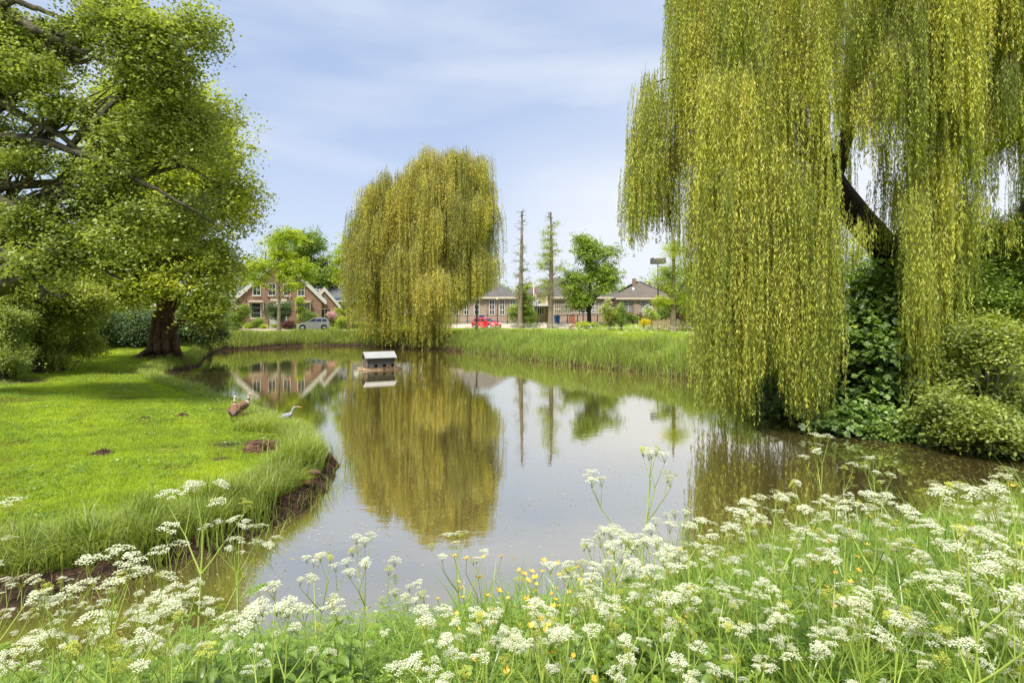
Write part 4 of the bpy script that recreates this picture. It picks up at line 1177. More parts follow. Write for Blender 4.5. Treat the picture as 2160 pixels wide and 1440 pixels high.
# ------------------------------------------------------------ stump, mounds, driftwood
def mound(px_, py_, r_, h, lab, name='molehill', cat='molehill', seed=1):
    Y = 12.0
    for _ in range(20): Y = 1200 * (CAMZ - gz(px2x(px_, Y), Y)) / (py_ - 660)
    X = px2x(px_, Y); zb = gz(X, Y)
    rr_ = random.Random(seed); m = MB(); n = 22; rings = []
    vs = [(0, 0, h)]
    for j in range(1, 7):
        for k in range(n):
            a = 2 * PI * k / n; q = j / 6
            vs.append((r_ * q * math.cos(a) * (1 + .2 * math.sin(3 * a + seed)), r_ * q * math.sin(a) * (1 + .15 * math.cos(2 * a)), h * (1 - q ** 1.6) + rr_.uniform(-.35, .35) * h * (q < 1) - (.03 if j == 6 else 0)))
    fs = [(0, 1 + k, 1 + (k + 1) % n) for k in range(n)] + [(1 + (j - 1) * n + k, 1 + j * n + k, 1 + j * n + (k + 1) % n, 1 + (j - 1) * n + (k + 1) % n) for j in range(1, 6) for k in range(n)]
    m.add(vs, fs, 0, False)
    for k in range(60):
        a = rr_.uniform(0, 6.3); q = rr_.uniform(0, 1.1) * r_; s_ = rr_.uniform(.012, .035)
        x, y, z = q * math.cos(a), q * math.sin(a), h * max(0, 1 - (q / r_) ** 1.6)
        m.add([(x - s_, y - s_, z - .005), (x + s_, y - s_, z), (x, y + s_, z), (x, y, z + s_ * 1.5)], [(0, 2, 1), (0, 1, 3), (1, 2, 3), (2, 0, 3)])
    o = m.build(name, M['soil'], None, (X, Y, zb)); tag(o, lab, cat)
mound(215, 958, .2, .07, 'round brown molehill in the open lawn, largest and nearest of them', seed=1)
mound(384, 877, .18, .05, 'dark molehill in the lawn left of the standing geese', seed=2)
mound(303, 885, .17, .05, 'small molehill in the lawn, middle one of the three', seed=3)

stx, sty = -4.95, 11.2; stz = gz(stx, sty)
St = thing('rotten_stump', 'crumbling reddish rotten tree stump near the lawn edge', 'stump', (stx, sty, stz))
St.scale = (.85, .85, .8)
rr_ = random.Random(4); m = MB()
n = 26; vs = []
for j, (q, z) in enumerate([(1.15, -.06), (1.05, .07), (.98, .17), (.9, .23), (.6, .20), (.3, .17)]):
    for k in range(n):
        a = 2 * PI * k / n; f = 1 + .16 * math.sin(3 * a + 1) + rr_.uniform(-.09, .09)
        vs.append((.36 * q * f * math.cos(a), .22 * q * f * math.sin(a), z + rr_.uniform(-.03, .03) * (j > 0)))
fs = [(j * n + k, j * n + (k + 1) % n, (j + 1) * n + (k + 1) % n, (j + 1) * n + k) for j in range(5) for k in range(n)] + [tuple(5 * n + k for k in range(n))]
m.add(vs, fs); m.build('stump_wood', M['wood_red'], St)
m = MB()
for k in range(420):
    a = rr_.uniform(0, 6.3); q = rr_.uniform(0, 1.25); x, y = .36 * q * math.cos(a), .22 * q * math.sin(a); z = .2 * (q < 1) + rr_.uniform(-.01, .05) + (0 if q < 1 else max(0, .2 - (q - 1) * .8) * rr_.random())
    l2 = rr_.uniform(.015, .05); b_ = rr_.uniform(0, PI)
    m.tube([(x - l2 * math.cos(b_), y - l2 * math.sin(b_), z), (x + l2 * math.cos(b_), y + l2 * math.sin(b_), z + rr_.uniform(-.02, .03))], rr_.uniform(.005, .014), 4)
m.build('wood_chips', M['wood_red'], St)['kind'] = 'stuff'
for i, (X, Y, L2, a, lab) in enumerate([(-3.52, 10.1, .26, .6, 'short broken chunk of driftwood on the muddy spit'), (-3.42, 9.55, .12, 1.2, 'small rounded wood lump on the mud below the driftwood')]):
    zb = gz(X, Y)
    m = MB(); k = 7
    m.tube([(-L2 / 2 * math.cos(a) + t_ * L2 * math.cos(a), -L2 / 2 * math.sin(a) * .6 + t_ * L2 * math.sin(a) * .6, .035 + .03 * math.sin(t_ * 3)) for t_ in np.linspace(0, 1, k)], [.02 + .035 * math.sin(.4 + t_ * 2.4) + rr_.uniform(-.006, .006) for t_ in np.linspace(0, 1, k)], 9)
    tag(m.build('driftwood', M['wood_red'], None, (X, Y, zb)), lab, 'driftwood')

# ------------------------------------------------------------ trees
QUAL = 1.0
# large tree on the lawn by the water
broadleaf('broadleaf_tree', 'large tree with flared reddish trunk standing on the lawn at the water', 'tree', (-19.6, 32, gz(-19.6, 32) - .1),
          [(-19.6, 32, gz(-19.6, 32) - .1), (-19.6, 32, 1.6), (-19.4, 32, 4), (-19.6, 32, 9), (-19.3, 32.2, 14)],
          [(-19.6, 32, 10.5, 5.0, 4.5, 5.0), lp(445, 555, 31.5, 82, 66), lp(425, 650, 30.5, 50, 50), lp(455, 440, 32, 78, 90), lp(420, 320, 32, 78, 90), lp(350, 220, 32, 110, 90),
           lp(300, 470, 31, 120, 110), lp(210, 540, 31, 110, 80), lp(330, 600, 30, 90, 48), lp(250, 330, 32, 90, 110)],
          3900, 40, .19, .125, LM['big'], M['bark_red'], seed=3, clump_r=.42, trunk_r=.62, hole=-.3, hs=1.1, roots=True, lowcut=1.3, nbr=34, thin=.012, warp=.2)
# near tree whose trunk stands outside the photograph
bx_, by_ = -17.8, 17.0
def pxpath(pts, r0, r1):
    p = np.array([tuple(at(a, b_, c)) for a, b_, c in pts]); k = 16
    tt = np.linspace(0, len(p) - 1, k)
    q = np.stack([np.interp(tt, np.arange(len(p)), p[:, i]) for i in range(3)], 1)
    q[1:-1] += rng.normal(0, .035, (k - 2, 3))
    return (q, np.linspace(r0, r1, k))
broadleaf('broadleaf_tree', 'near tree reaching into the view with long dark mossy limbs, its trunk out of sight', 'tree', (bx_, by_, gz(bx_, by_) - .1),
          [(bx_, by_, gz(bx_, by_) - .1), (bx_ - .1, by_, 3), (bx_ + .1, by_, 6), (bx_ - .3, by_, 9), (bx_ - .2, by_, 13)],
          [lp(340, 70, 16, 118, 85), lp(345, 170, 16, 88, 66), lp(240, 20, 16, 130, 70), lp(90, 40, 17, 120, 85), lp(60, 160, 16, 105, 48), lp(285, 300, 16.5, 105, 70), lp(380, 350, 17, 105, 82),
           lp(140, 230, 16, 60, 30), lp(220, 410, 16, 110, 60), lp(340, 455, 17, 110, 70), lp(70, 360, 16, 70, 34), lp(60, 470, 16, 70, 36), lp(100, 560, 15.5, 90, 40), lp(230, 520, 16, 100, 60), lp(400, 250, 17, 70, 70), lp(-60, 250, 17, 90, 260)],
          4300, 34, .108, .074, LM['maple'], M['bark_moss'], seed=11, clump_r=.25, trunk_r=.5, hole=-.02, hs=1.9, nbr=16, thin=.007, vb=.02,
          extra_paths=[pxpath([(-120, 120, 17), (0, 22, 16.5), (60, 52, 16.2), (110, 75, 16), (180, 110, 16), (300, 165, 16)], .19, .03),
                       pxpath([(-120, 60, 17), (30, 0, 16), (90, 22, 16), (150, 40, 16), (260, 60, 16)], .12, .02),
                       pxpath([(-120, 300, 17), (0, 215, 16.2), (60, 245, 16), (130, 288, 16), (200, 345, 16), (270, 380, 16)], .16, .03),
                       pxpath([(-120, 310, 17), (0, 290, 16), (70, 296, 15.8), (180, 325, 15.8), (255, 362, 15.8), (330, 400, 15.8), (400, 440, 16), (450, 470, 16.5)], .13, .03),
                       pxpath([(-120, 440, 17), (0, 420, 16), (60, 455, 16), (110, 505, 16), (180, 545, 16), (260, 590, 16.2)], .17, .03),
                       pxpath([(-120, 480, 17), (0, 530, 15.5), (35, 560, 15.4), (72, 588, 15.4), (92, 615, 15.4), (100, 632, 15.4)], .13, .04),
                       pxpath([(92, 612, 15.4), (125, 628, 15.4), (145, 622, 15.4)], .05, .015),
                       pxpath([(70, 290, 15.6), (95, 260, 15.5), (120, 240, 15.4), (150, 225, 15.4)], .035, .008),
                       pxpath([(230, 70, 16), (250, 110, 16), (285, 160, 16), (300, 210, 16.2)], .09, .02)])
# smaller trees and shrubs at the left of the lawn
broadleaf('broadleaf_tree', 'yellow-green understorey tree behind the shrubs at the left of the lawn', 'tree', (-20.5, 24.5, gz(-20.5, 24.5) - .1),
          [(-20.5, 24.5, gz(-20.5, 24.5) - .1), (-20.2, 24.5, 2.5), (-20, 24.5, 5)],
          [lp(60, 610, 24, 90, 60), lp(160, 620, 25, 70, 55), lp(10, 540, 26, 90, 70), lp(120, 560, 27, 80, 50), lp(225, 610, 30, 50, 50), lp(60, 680, 25, 60, 50)], 1900, 40, .12, .085, LM['honey'], M['bark_dark'], seed=21, clump_r=.26, trunk_r=.16, hole=-.5, hs=1.6, nbr=10)
def shr(label, px_, pyb, Y, lobes, n, lpc, L, W, lm, seed, **k):
    X = px2x(px_, Y)
    return shrub(k.pop('name', 'shrub'), label, k.pop('cat', 'shrub'), (X, Y, gz(X, Y) - .05), lobes, n, lpc, L, W, lm, seed, **k)
shr('grey-green dense shrub at the left edge of the lawn', 15, 780, 22, [lp(0, 720, 22, 52, 68), lp(35, 745, 21.8, 28, 38), lp(-20, 680, 22.5, 60, 60)], 1250, 30, .095, .045, LM['pale'], 22, hole=-.25, clump_r=.16, vb=.05)
shr('loose mid-green shrub with arching twigs beside the lawn', 130, 770, 25.5, [lp(130, 700, 25.5, 68, 70), lp(80, 715, 25, 45, 60), lp(180, 715, 27, 28, 48)], 1700, 32, .11, .06, LM['honey'], 23, hole=-.25, clump_r=.2, vb=.04)
shr('dark evergreen hedge bush behind the lawn at the left of the big trunk', 262, 727, 39.5, [lp(235, 695, 39.5, 46, 34), lp(295, 695, 39.5, 45, 34), lp(345, 700, 40, 30, 30), lp(200, 690, 38, 30, 36)], 1300, 30, .12, .09, LM['dark'], 24, clump_r=.24)
shr('dark evergreen bush behind the lawn at the right of the big trunk', 400, 722, 41, [lp(400, 695, 41, 50, 32), lp(440, 690, 42, 40, 36)], 700, 30, .12, .09, LM['dark'], 25, clump_r=.24, vb=.1)
for i, (p_, Y, ht, lab, mt_) in enumerate([(150, 56, 560, 'yellowish tree beyond the hedge, left of the big trunk', 'lime'), (270, 60, 590, 'pale green tree beyond the dark hedge by the big trunk', 'honey'), (30, 50, 540, 'green tree behind the shrubs at the left edge', 'green'),
                                           (-120, 46, 480, 'tall green tree just outside the left edge', 'green'), (430, 70, 600, 'green tree behind the big trunk near the farmhouse', 'green')]):
    X = px2x(p_, Y); zb = gz(X, Y); s_ = Y / 1200; top = py2z(ht, Y)
    broadleaf('garden_tree', lab, 'tree', (X, Y, zb - .1), [(X, Y, zb - .1), (X, Y, (zb + top) / 2), (X, Y, top - 1)],
              [(X, Y, (zb + top) / 2 + .6, 70 * s_, 2.5, (top - zb) / 2 - .3), (X + 2, Y, zb + 2, 2.4, 2, 1.8), (X - 2.2, Y, zb + 2.2, 2.4, 2, 1.9)], 480, 34, .2, .15, LM[mt_], M['bark'], seed=30 + i, clump_r=.42, trunk_r=.2, nbr=8)

# lime tree before the farmhouse
X = px2x(588, 61); zb = gz(X, 61)
broadleaf('lime_tree', 'young yellow-green tree with a straight trunk in front of the farmhouse', 'tree', (X, 61, zb - .1),
          [(X, 61, zb - .1), (X + .05, 61, 3.5), (X - .02, 61, 6), (X + .1, 61, 9.5)],
          [lp(590, 530, 61, 60, 42), lp(545, 555, 61, 42, 26), lp(632, 560, 61, 42, 30), lp(590, 585, 61, 66, 20), lp(600, 500, 61, 30, 20), lp(540, 590, 61, 26, 12), lp(652, 585, 61, 20, 14), lp(625, 605, 61, 24, 5)],
          560, 30, .19, .13, LM['lime'], M['bark_pale'], seed=41, clump_r=.34, trunk_r=.22, hole=-.2, hs=1.4, nbr=14, flat=.4)
X = px2x(650, 96)
broadleaf('poplar_tree', 'tall dark green tree behind the farmhouse roof', 'tree', (X, 96, 1.6), [(X, 96, 1.6), (X, 96, 7), (X, 96, 14)],
          [lp(640, 540, 96, 48, 48), lp(680, 550, 96, 40, 45), lp(655, 510, 96, 30, 22), lp(700, 590, 96, 30, 30), lp(600, 510, 97, 30, 24), lp(665, 600, 94, 50, 30)], 900, 34, .3, .22, LM['green'], M['bark'], seed=42, clump_r=.6, trunk_r=.35, hole=-.2, hs=.7, nbr=14)
X = px2x(735, 66)
broadleaf('sparse_tree', 'sparse bright green tree left of the central willow', 'tree', (X, 66, gz(X, 66)), [(X, 66, gz(X, 66)), (X, 66, 6), (X + .2, 66, 12)],
          [lp(728, 520, 66, 26, 32), lp(722, 580, 66, 22, 30), lp(745, 470, 66, 18, 14), lp(715, 545, 66, 12, 10), lp(745, 600, 66, 24, 30)], 230, 26, .2, .15, LM['lime'], M['bark'], seed=43, clump_r=.35, trunk_r=.16, hole=-.1, hs=1.2, nbr=12)

# central weeping willow
def make_willow(label, base, trunk_paths, tress, sp, leafL, leafW, lm, seed, arch=1.2, sway=.06, shoot=.006, rad=.16, pervar=.13):
    r = np.random.default_rng(seed)
    T = thing('weeping_willow', label, 'willow', tuple(base))
    V_, F_ = tubes(trunk_paths, 8)
    mesh_np('trunk', V_, F_, M['bark_dark'], T, smooth=True)
    st, ez_, od, ar, vb = [], [], [], [], []
    for (x, y, z, zend, n, ox, oy, a, v) in tress:
        st.append(np.array([x, y, z]) + r.normal(size=(n, 3)) * [rad, rad, rad * 1.3])
        L = z - zend
        ez_.append(zend + np.abs(r.normal(0, .16, n)) * L + r.normal(0, .15, n))
        od.append(np.tile([[ox, oy]], (n, 1)) + r.normal(0, .25, (n, 2)))
        ar.append(np.full(n, a) * r.uniform(.5, 1.3, n))
        vb.append(v + r.normal(0, .07, n))
    st = np.concatenate(st); ez_ = np.concatenate(ez_); od = np.concatenate(od); ar = np.concatenate(ar); vb = np.concatenate(vb)
    V_, F_, v, paths = strands(st, ez_, od, ar, r, sp, leafL, leafW, sway, vb)
    mesh_np('crown', V_, F_, lm, T, v)
    V_, F_ = ribbons(paths, shoot)
    mesh_np('shoots', V_, F_, M['twig'], T)
    return T, len(v)
r = np.random.default_rng(51)
wc = np.array([px2x(905, 52.5), 52.5])
lobesW = [(lambda q: (px2x(893, 52.5) + (q[0] - px2x(893, 52.5)) * .92, q[1], q[2], q[3] * .84, q[4], q[5]))(q) for q in [lp(930, 470, 52.5, 106, 150, 4.6), lp(905, 400, 53, 84, 92, 3.6), lp(815, 480, 52, 76, 118, 3.6), lp(805, 425, 52, 42, 55, 2.0), lp(985, 440, 53, 58, 90, 3.0), lp(775, 560, 51, 42, 90, 2.6),
          lp(905, 600, 48.8, 55, 56, 1.7), lp(990, 560, 52, 54, 120, 3.2), lp(860, 560, 50, 60, 110, 2.4), lp(935, 345, 53, 58, 36, 2.5), lp(1003, 425, 53, 40, 80, 2.6), lp(828, 400, 52.5, 40, 56, 2.2), lp(1005, 570, 52, 30, 80, 2.0), lp(985, 350, 53, 40, 34, 2)]]
tress = []
def curtain(tress, p0, ang, ln, up, drop, L, botf, n, step, v, a_=.15, full=False):
    """shoots hanging all along one arching branch"""
    k = max(2, int(ln / step))
    for i in range(k):
        t_ = (i + r.random()) / k
        x = p0[0] + math.cos(ang) * ln * t_; y = p0[1] + math.sin(ang) * ln * t_
        z = p0[2] + up * math.sin(PI * t_ * .75) - drop * t_ ** 2
        zb_ = botf(1080 + x / y * 1200, y)
        Li = L * (.75 + .35 * math.sin(PI * t_)) * r.uniform(.8, 1.15)
        zend = max(z - Li, zb_ + r.exponential(.25))
        if full: zend = zb_ + r.exponential(.3)
        if z - zend > .6: tress.append((x, y, z, zend, n, math.cos(ang), math.sin(ang), a_, v + r.normal(0, .04)))
def botW(p_, y): return py2z(np.interp(p_, [730, 760, 800, 850, 880, 945, 965, 1000, 1045], [690, 722, 728, 735, 738, 725, 665, 640, 600]), y)
def botF(p_, y): return py2z(np.interp(p_, [850, 880, 940, 965], [725, 738, 733, 715]), y)
for li_, (cx, cy, cz, rx, ry, rz) in enumerate(lobesW):
    nC = int(13 * (rx * ry) ** .5 * (1 + .08 * rz)) if li_ != 6 else 26
    for _ in range(nC):
        d = r.normal(size=3); d /= np.linalg.norm(d); d[2] = abs(d[2]) * 1.15 - .3
        q = r.random() ** .22 * .76
        p0 = (cx + d[0] * rx * q, cy + d[1] * ry * q, cz + d[2] * rz * q)
        ang = math.atan2(d[1] * ry, d[0] * rx) + r.normal(0, .5)
        vv = .46 + r.normal(0, .17) + (.24 if li_ == 6 else 0) - (.1 if p0[1] > 51.5 and p0[2] < 9 else 0) + .08 * (p0[2] > 13)  # front lobe and top lighter, low back darker: light and shade in leaf colour
        curtain(tress, p0, ang, r.uniform(1.0, 2.2), r.uniform(.2, .6), r.uniform(.2, .9), r.uniform(1.8, 5.0) if r.random() < .8 else 9, botF if li_ == 6 else botW, 4, .16, vv, .25)
wb = (wc[0], wc[1], gz(wc[0], wc[1]) - .1)
tp_ = []
tp_.append((np.array([(wb[0], wb[1], wb[2]), (wb[0] + .1, wb[1], 3), (wb[0], wb[1], 5.5), (wb[0] + .3, wb[1], 8), (wb[0] + .2, wb[1], 12)]), np.array([.75, .6, .5, .38, .2])))
for lb in lobesW:
    j = 1 + r.integers(0, 3)
    s0 = tp_[0][0][j]
    tp_.append((wig(s0, (lb[0], lb[1], lb[2] + lb[5] * .5), 9, .35, r, .8), np.linspace(.26, .03, 9)))
X = px2x(1005, 60); tpx = [(X, 60, gz(X, 60) - .1), (X + .05, 60, 3), (X, 60, 5)]
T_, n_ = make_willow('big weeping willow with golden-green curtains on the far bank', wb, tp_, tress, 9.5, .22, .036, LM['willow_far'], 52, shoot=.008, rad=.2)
print('far willow leaves', n_, len(tress))
broadleaf('young_tree', 'young tree with a bare grey trunk under the right side of the central willow', 'tree', tpx[0], tpx, [lp(1005, 600, 60, 34, 22), lp(1020, 575, 60, 24, 20)], 60, 24, .2, .12, LM['lime'], M['bark_pale'], seed=44, clump_r=.35, trunk_r=.17, nbr=6)

# the large willow at the right
r = np.random.default_rng(61)
tress = []
cx0, cy0 = 13.2, 18.5
prof_x = [1300, 1345, 1400, 1440, 1468, 1476, 1500, 1590, 1600, 1640, 1660, 1690, 1745, 1765, 1790, 1900, 1918, 1930, 1985, 1995, 2010, 2045, 2060, 2300]
prof_y = [500, 540, 470, 560, 600, 840, 868, 872, 800, 800, 840, 886, 890, 680, 570, 520, 560, 890, 880, 560, 640, 640, 540, 560]
def top_at(p_):      # highest visible start of shoots over the left part of the crown
    return np.interp(p_, [1300, 1318, 1340, 1400, 1405, 1440, 2300], [260, 185, 165, 160, -60, -250, -500])
cols = 0
def botN(p_, y): return max(py2z(np.interp(p_, prof_x, prof_y), y), .1)
for _ in range(560):
    ppx = r.uniform(1308, 2300)
    if r.random() < .09: ppx = r.uniform(1308, 1470)
    if r.random() < .12: ppx = r.uniform(1475, 1760)
    Y = r.uniform(13.8, 21.5) if ppx > 1480 else r.uniform(15.5, 18.5)
    tp1 = top_at(ppx)
    pys = tp1 + r.random() ** 1.05 * (600 - tp1) * (1 if ppx > 1475 else .42)
    if ppx > 1780 and r.random() < .5: pys = r.uniform(-350, 180); Y = r.uniform(13.8, 17.5)
    z = min(py2z(pys, Y), 15 - .25 * abs(Y - 17.5))
    if ppx < 1475 and r.random() < .5: continue
    if 1660 < ppx < 1890 and Y < 18.6 and 170 < pys < 560 and r.random() < .6: continue
    if 1680 < ppx < 1900 and Y < 18.6 and r.random() < .2: continue
    full = ((1475 < ppx < 1755) or (1922 < ppx < 1985)) and r.random() < .4
    x = px2x(ppx + (30 if ppx < 1475 else 0), Y)
    ang = math.atan2(Y - cy0, x - cx0) + r.normal(0, .7)
    ln = r.uniform(.5, 1.3) if ppx > 1475 else r.uniform(.25, .6)
    if full: ln = r.uniform(.2, .5)
    L = r.uniform(1.4, 4.2) if ppx > 1475 else r.uniform(3, 6)
    if 1690 < ppx < 1860 and Y < 18.8: L = min(L, 1.8)
    curtain(tress, (x, Y, z), ang, ln, r.uniform(.05, .3), r.uniform(.05, .5), L, botN, 4, .075 if ppx > 1475 else .09, min(.78, .51 + r.normal(0, .17)), .08, full)
for ppx, n_t in [(1486, 5), (1505, 7), (1528, 7), (1550, 7), (1573, 7), (1590, 4), (1610, 6), (1628, 5), (1648, 4), (1680, 7), (1695, 7), (1712, 5), (1738, 6), (1752, 6), (1935, 5), (1950, 6), (1965, 6), (2022, 4)]:
    for _ in range(n_t):
        Y = r.uniform(13.8, 15.6); z = py2z(r.uniform(330, 620), Y)
        bot = np.interp(ppx, prof_x, prof_y) + r.normal(0, 10)
        x = px2x(ppx + r.normal(0, 5), Y)
        tress.append((x, Y, z, max(py2z(bot, Y), .1), 9, -.3, -.3, .1, .5 + r.normal(0, .1)))
base = (15.1, 19.8, gz(15.1, 19.8) - .2)
def P3(*pts): return np.array([tuple(at(a, b_, c)) for a, b_, c in pts])
tp_ = [(np.concatenate([[base], P3((1990, 720, 19.4), (1940, 630, 19.2), (1880, 540, 19), (1810, 460, 18.8), (1757, 390, 18.5), (1722, 300, 18.3), (1735, 230, 18.4), (1700, 120, 18.4), (1670, 0, 18.4), (1650, -120, 18.4))]), np.array([.7, .58, .52, .48, .44, .40, .36, .26, .2, .15, .08])),
       (P3((1757, 390, 18.5), (1785, 290, 18.7), (1800, 200, 18.9), (1812, 60, 19), (1830, -100, 19)), np.array([.26, .22, .16, .12, .07])),
       (P3((1880, 540, 19), (1960, 430, 19.4), (2010, 300, 19.6), (2060, 100, 19.8), (2090, -100, 20)), np.array([.34, .3, .24, .17, .09])),
       (P3((1722, 300, 18.3), (1640, 210, 17.6), (1560, 180, 17.2), (1480, 150, 16.8), (1410, 165, 16.5), (1350, 185, 16.4)), np.array([.14, .08, .055, .035, .025, .012])),
       (P3((1670, 60, 18.4), (1600, 10, 17.8), (1500, -30, 17.2), (1400, -20, 16.8)), np.array([.12, .08, .05, .02])),
       (P3((1735, 230, 18.4), (1690, 80, 17.9), (1640, 30, 17.4), (1590, 20, 17)), np.array([.1, .07, .045, .02])),
       (P3((1800, 200, 18.9), (1850, 100, 18), (1930, 30, 17), (1980, 20, 16)), np.array([.12, .09, .06, .03])),
       (P3((1960, 430, 19.4), (2060, 330, 19), (2140, 290, 18.5), (2260, 270, 18)), np.array([.2, .15, .1, .06])),
       (P3((1757, 390, 18.5), (1700, 330, 17.5), (1620, 300, 16.5), (1570, 310, 15.6)), np.array([.11, .07, .04, .015])),
       (P3((1940, 630, 19.2), (2060, 560, 19.4), (2150, 470, 19.6), (2230, 300, 19.8)), np.array([.3, .26, .2, .14]))]
T_, n_ = make_willow('huge weeping willow overhanging the pond at the right with shoots down to the water', base, tp_, tress, 25, .12, .020, LM['willow'], 62, sway=.075, shoot=.004, rad=.13)
print('near willow leaves', n_, len(tress))

# shrubs under the near willow
shr('dark sycamore bush with large lobed leaves under the near willow', 1860, 900, 15.8, [lp(1865, 830, 15.4, 88, 72), lp(1850, 740, 15.8, 92, 66), lp(1870, 640, 16.5, 80, 60), lp(1820, 890, 15.0, 80, 36), lp(1920, 700, 16.5, 60, 80), lp(1760, 905, 14.9, 70, 24), lp(1860, 915, 14.3, 90, 18), lp(1680, 870, 16.6, 60, 20)],
    1150, 9, .19, .13, LM['sycamore'], 71, clump_r=.17, hole=-.45, barkm=M['bark_dark'], star=True, flat=.45, zmin=.12)
shr('honeysuckle-like shrub with pale leaf tips at the right edge above the water', 2085, 925, 13.6, [lp(2070, 800, 13.4, 110, 90), lp(2120, 910, 12.2, 90, 52), lp(2010, 895, 12.9, 75, 55), lp(1940, 905, 13.5, 45, 32), lp(2110, 730, 14, 100, 70), lp(2180, 780, 13.4, 60, 100), lp(2060, 690, 14.5, 80, 50)],
    1450, 22, .105, .052, LM['honey'], 72, clump_r=.15, hole=-.02, hs=2.6, barkm=M['twig'], zmin=.15, vb=-.12)
shr('mid-green bush behind the pale-tipped shrub at the right edge', 2080, 760, 16.5, [lp(2060, 620, 16.5, 110, 70), lp(2160, 600, 16.5, 80, 90), lp(1990, 650, 16.5, 60, 60), lp(2100, 530, 17, 90, 60)],
    1500, 26, .10, .06, LM['green'], 73, vb=.15, clump_r=.17, hole=-.5)
shr('dark leafy undergrowth overhanging the water between the willow shoots and the sycamore bush', 1740, 890, 17.2, [lp(1690, 850, 17.4, 60, 38), lp(1760, 860, 16.6, 60, 45), lp(1640, 840, 18.6, 50, 26), lp(1780, 770, 17.5, 50, 70)],
    900, 16, .12, .08, LM['dark'], 75, clump_r=.16, hole=-.5, barkm=M['bark_dark'], vb=.15, zmin=.1)
shr('dark green broadleaf bush filling the bank behind the pale-tipped shrub', 1985, 900, 15.5, [lp(1960, 820, 15.5, 60, 80), lp(2050, 870, 14.6, 90, 60), lp(2150, 900, 13.6, 90, 50), lp(1990, 740, 16.5, 60, 80), lp(1920, 905, 14.2, 80, 30), lp(1830, 890, 15.0, 70, 30)],
    1500, 16, .13, .09, LM['sycamore'], 76, clump_r=.18, hole=-.5, barkm=M['bark_dark'], vb=-.05, zmin=.1)
shr('trailing low green growth hanging over the dark bank at the right edge', 2080, 935, 12.9, [lp(1880, 920, 14.0, 60, 14), lp(1780, 905, 14.9, 50, 12), lp(2060, 935, 12.8, 70, 16), lp(2150, 950, 12.3, 60, 16), lp(1980, 925, 13.4, 50, 14), lp(2200, 960, 12.1, 50, 14)],
    620, 18, .09, .06, LM['green'], 77, clump_r=.13, hole=-.6, barkm=M['bark_dark'], vb=-.1, zmin=.05)
for i, (p_, Y, ht, wd, lab, mt_) in enumerate([(1520, 62, 520, 70, 'green tree beyond the hurdle fence behind the willow curtain', 'green'), (1600, 50, 540, 80, 'green tree behind the willow curtain left of its trunk', 'green'), (1700, 58, 520, 90, 'dark green tree seen through the willow near its trunk', 'dark'),
                                               (1830, 46, 520, 100, 'green tree right behind the near willow trunk', 'green'), (1960, 42, 500, 100, 'dark tree behind the sycamore bush', 'dark'), (2090, 38, 480, 110, 'green tree behind the right edge bushes', 'green'),
                                               (2240, 34, 420, 120, 'tall green tree just outside the right edge', 'green')]):
    X = px2x(p_, Y); zb = gz(X, Y); s_ = Y / 1200; top = py2z(ht, Y)
    broadleaf('background_tree', lab, 'tree', (X, Y, zb - .1), [(X, Y, zb - .1), (X, Y, (zb + top) / 2), (X, Y, top - 1)],
              [(X, Y, (zb + top) / 2 + .8, wd * s_, 3, (top - zb) / 2 - .5), (X + wd * s_ * .5, Y, zb + 2.2, 2.6, 2, 2.0), (X - wd * s_ * .5, Y, zb + 2.4, 2.6, 2, 2.0)], 520, 32, .22, .16, LM[mt_], M['bark'], seed=80 + i, clump_r=.42, trunk_r=.25, nbr=10)

# trees by the school
X = px2x(1243, 73); zb = gz(X, 73)
broadleaf('round_tree', 'fresh green tree with dark branching trunk before the school hall', 'tree', (X, 73, zb - .1), [(X, 73, zb - .1), (X, 73, 4), (X + .2, 73, 8), (X, 73, 10)],
          [lp(1245, 555, 73, 48, 38), lp(1205, 590, 73, 28, 30), lp(1285, 590, 73, 32, 40), lp(1245, 520, 73, 36, 22), lp(1220, 625, 73, 26, 22), lp(1265, 620, 73, 30, 24), lp(1290, 540, 73, 24, 22), lp(1225, 505, 73, 18, 12), lp(1212, 645, 73, 14, 10)],
          820, 34, .24, .17, LM['green'], M['bark_dark'], seed=91, clump_r=.42, trunk_r=.3, hole=-.25, hs=1.0, nbr=18, vb=.16)
X = px2x(1420, 60); zb = gz(X, 60)
broadleaf('swamp_cypress', 'feathery yellow-green tree with a pale tapering trunk behind the paling fence', 'tree', (X, 60, zb - .1), [(X, 60, zb - .1), (X, 60, 4.0), (X + .05, 60, 8), (X, 60, 12)],
          [lp(1405, 570, 60, 36, 40), lp(1398, 625, 60, 24, 24), lp(1450, 590, 60, 34, 46), lp(1420, 530, 60, 30, 34), lp(1378, 600, 60, 16, 14), lp(1388, 640, 60, 20, 8), lp(1460, 640, 60, 30, 30)],
          620, 34, .15, .05, LM['lime'], M['bark_pale'], seed=92, clump_r=.3, trunk_r=.36, hole=-.15, hs=1.6, nbr=18, flat=.3, vb=.02)
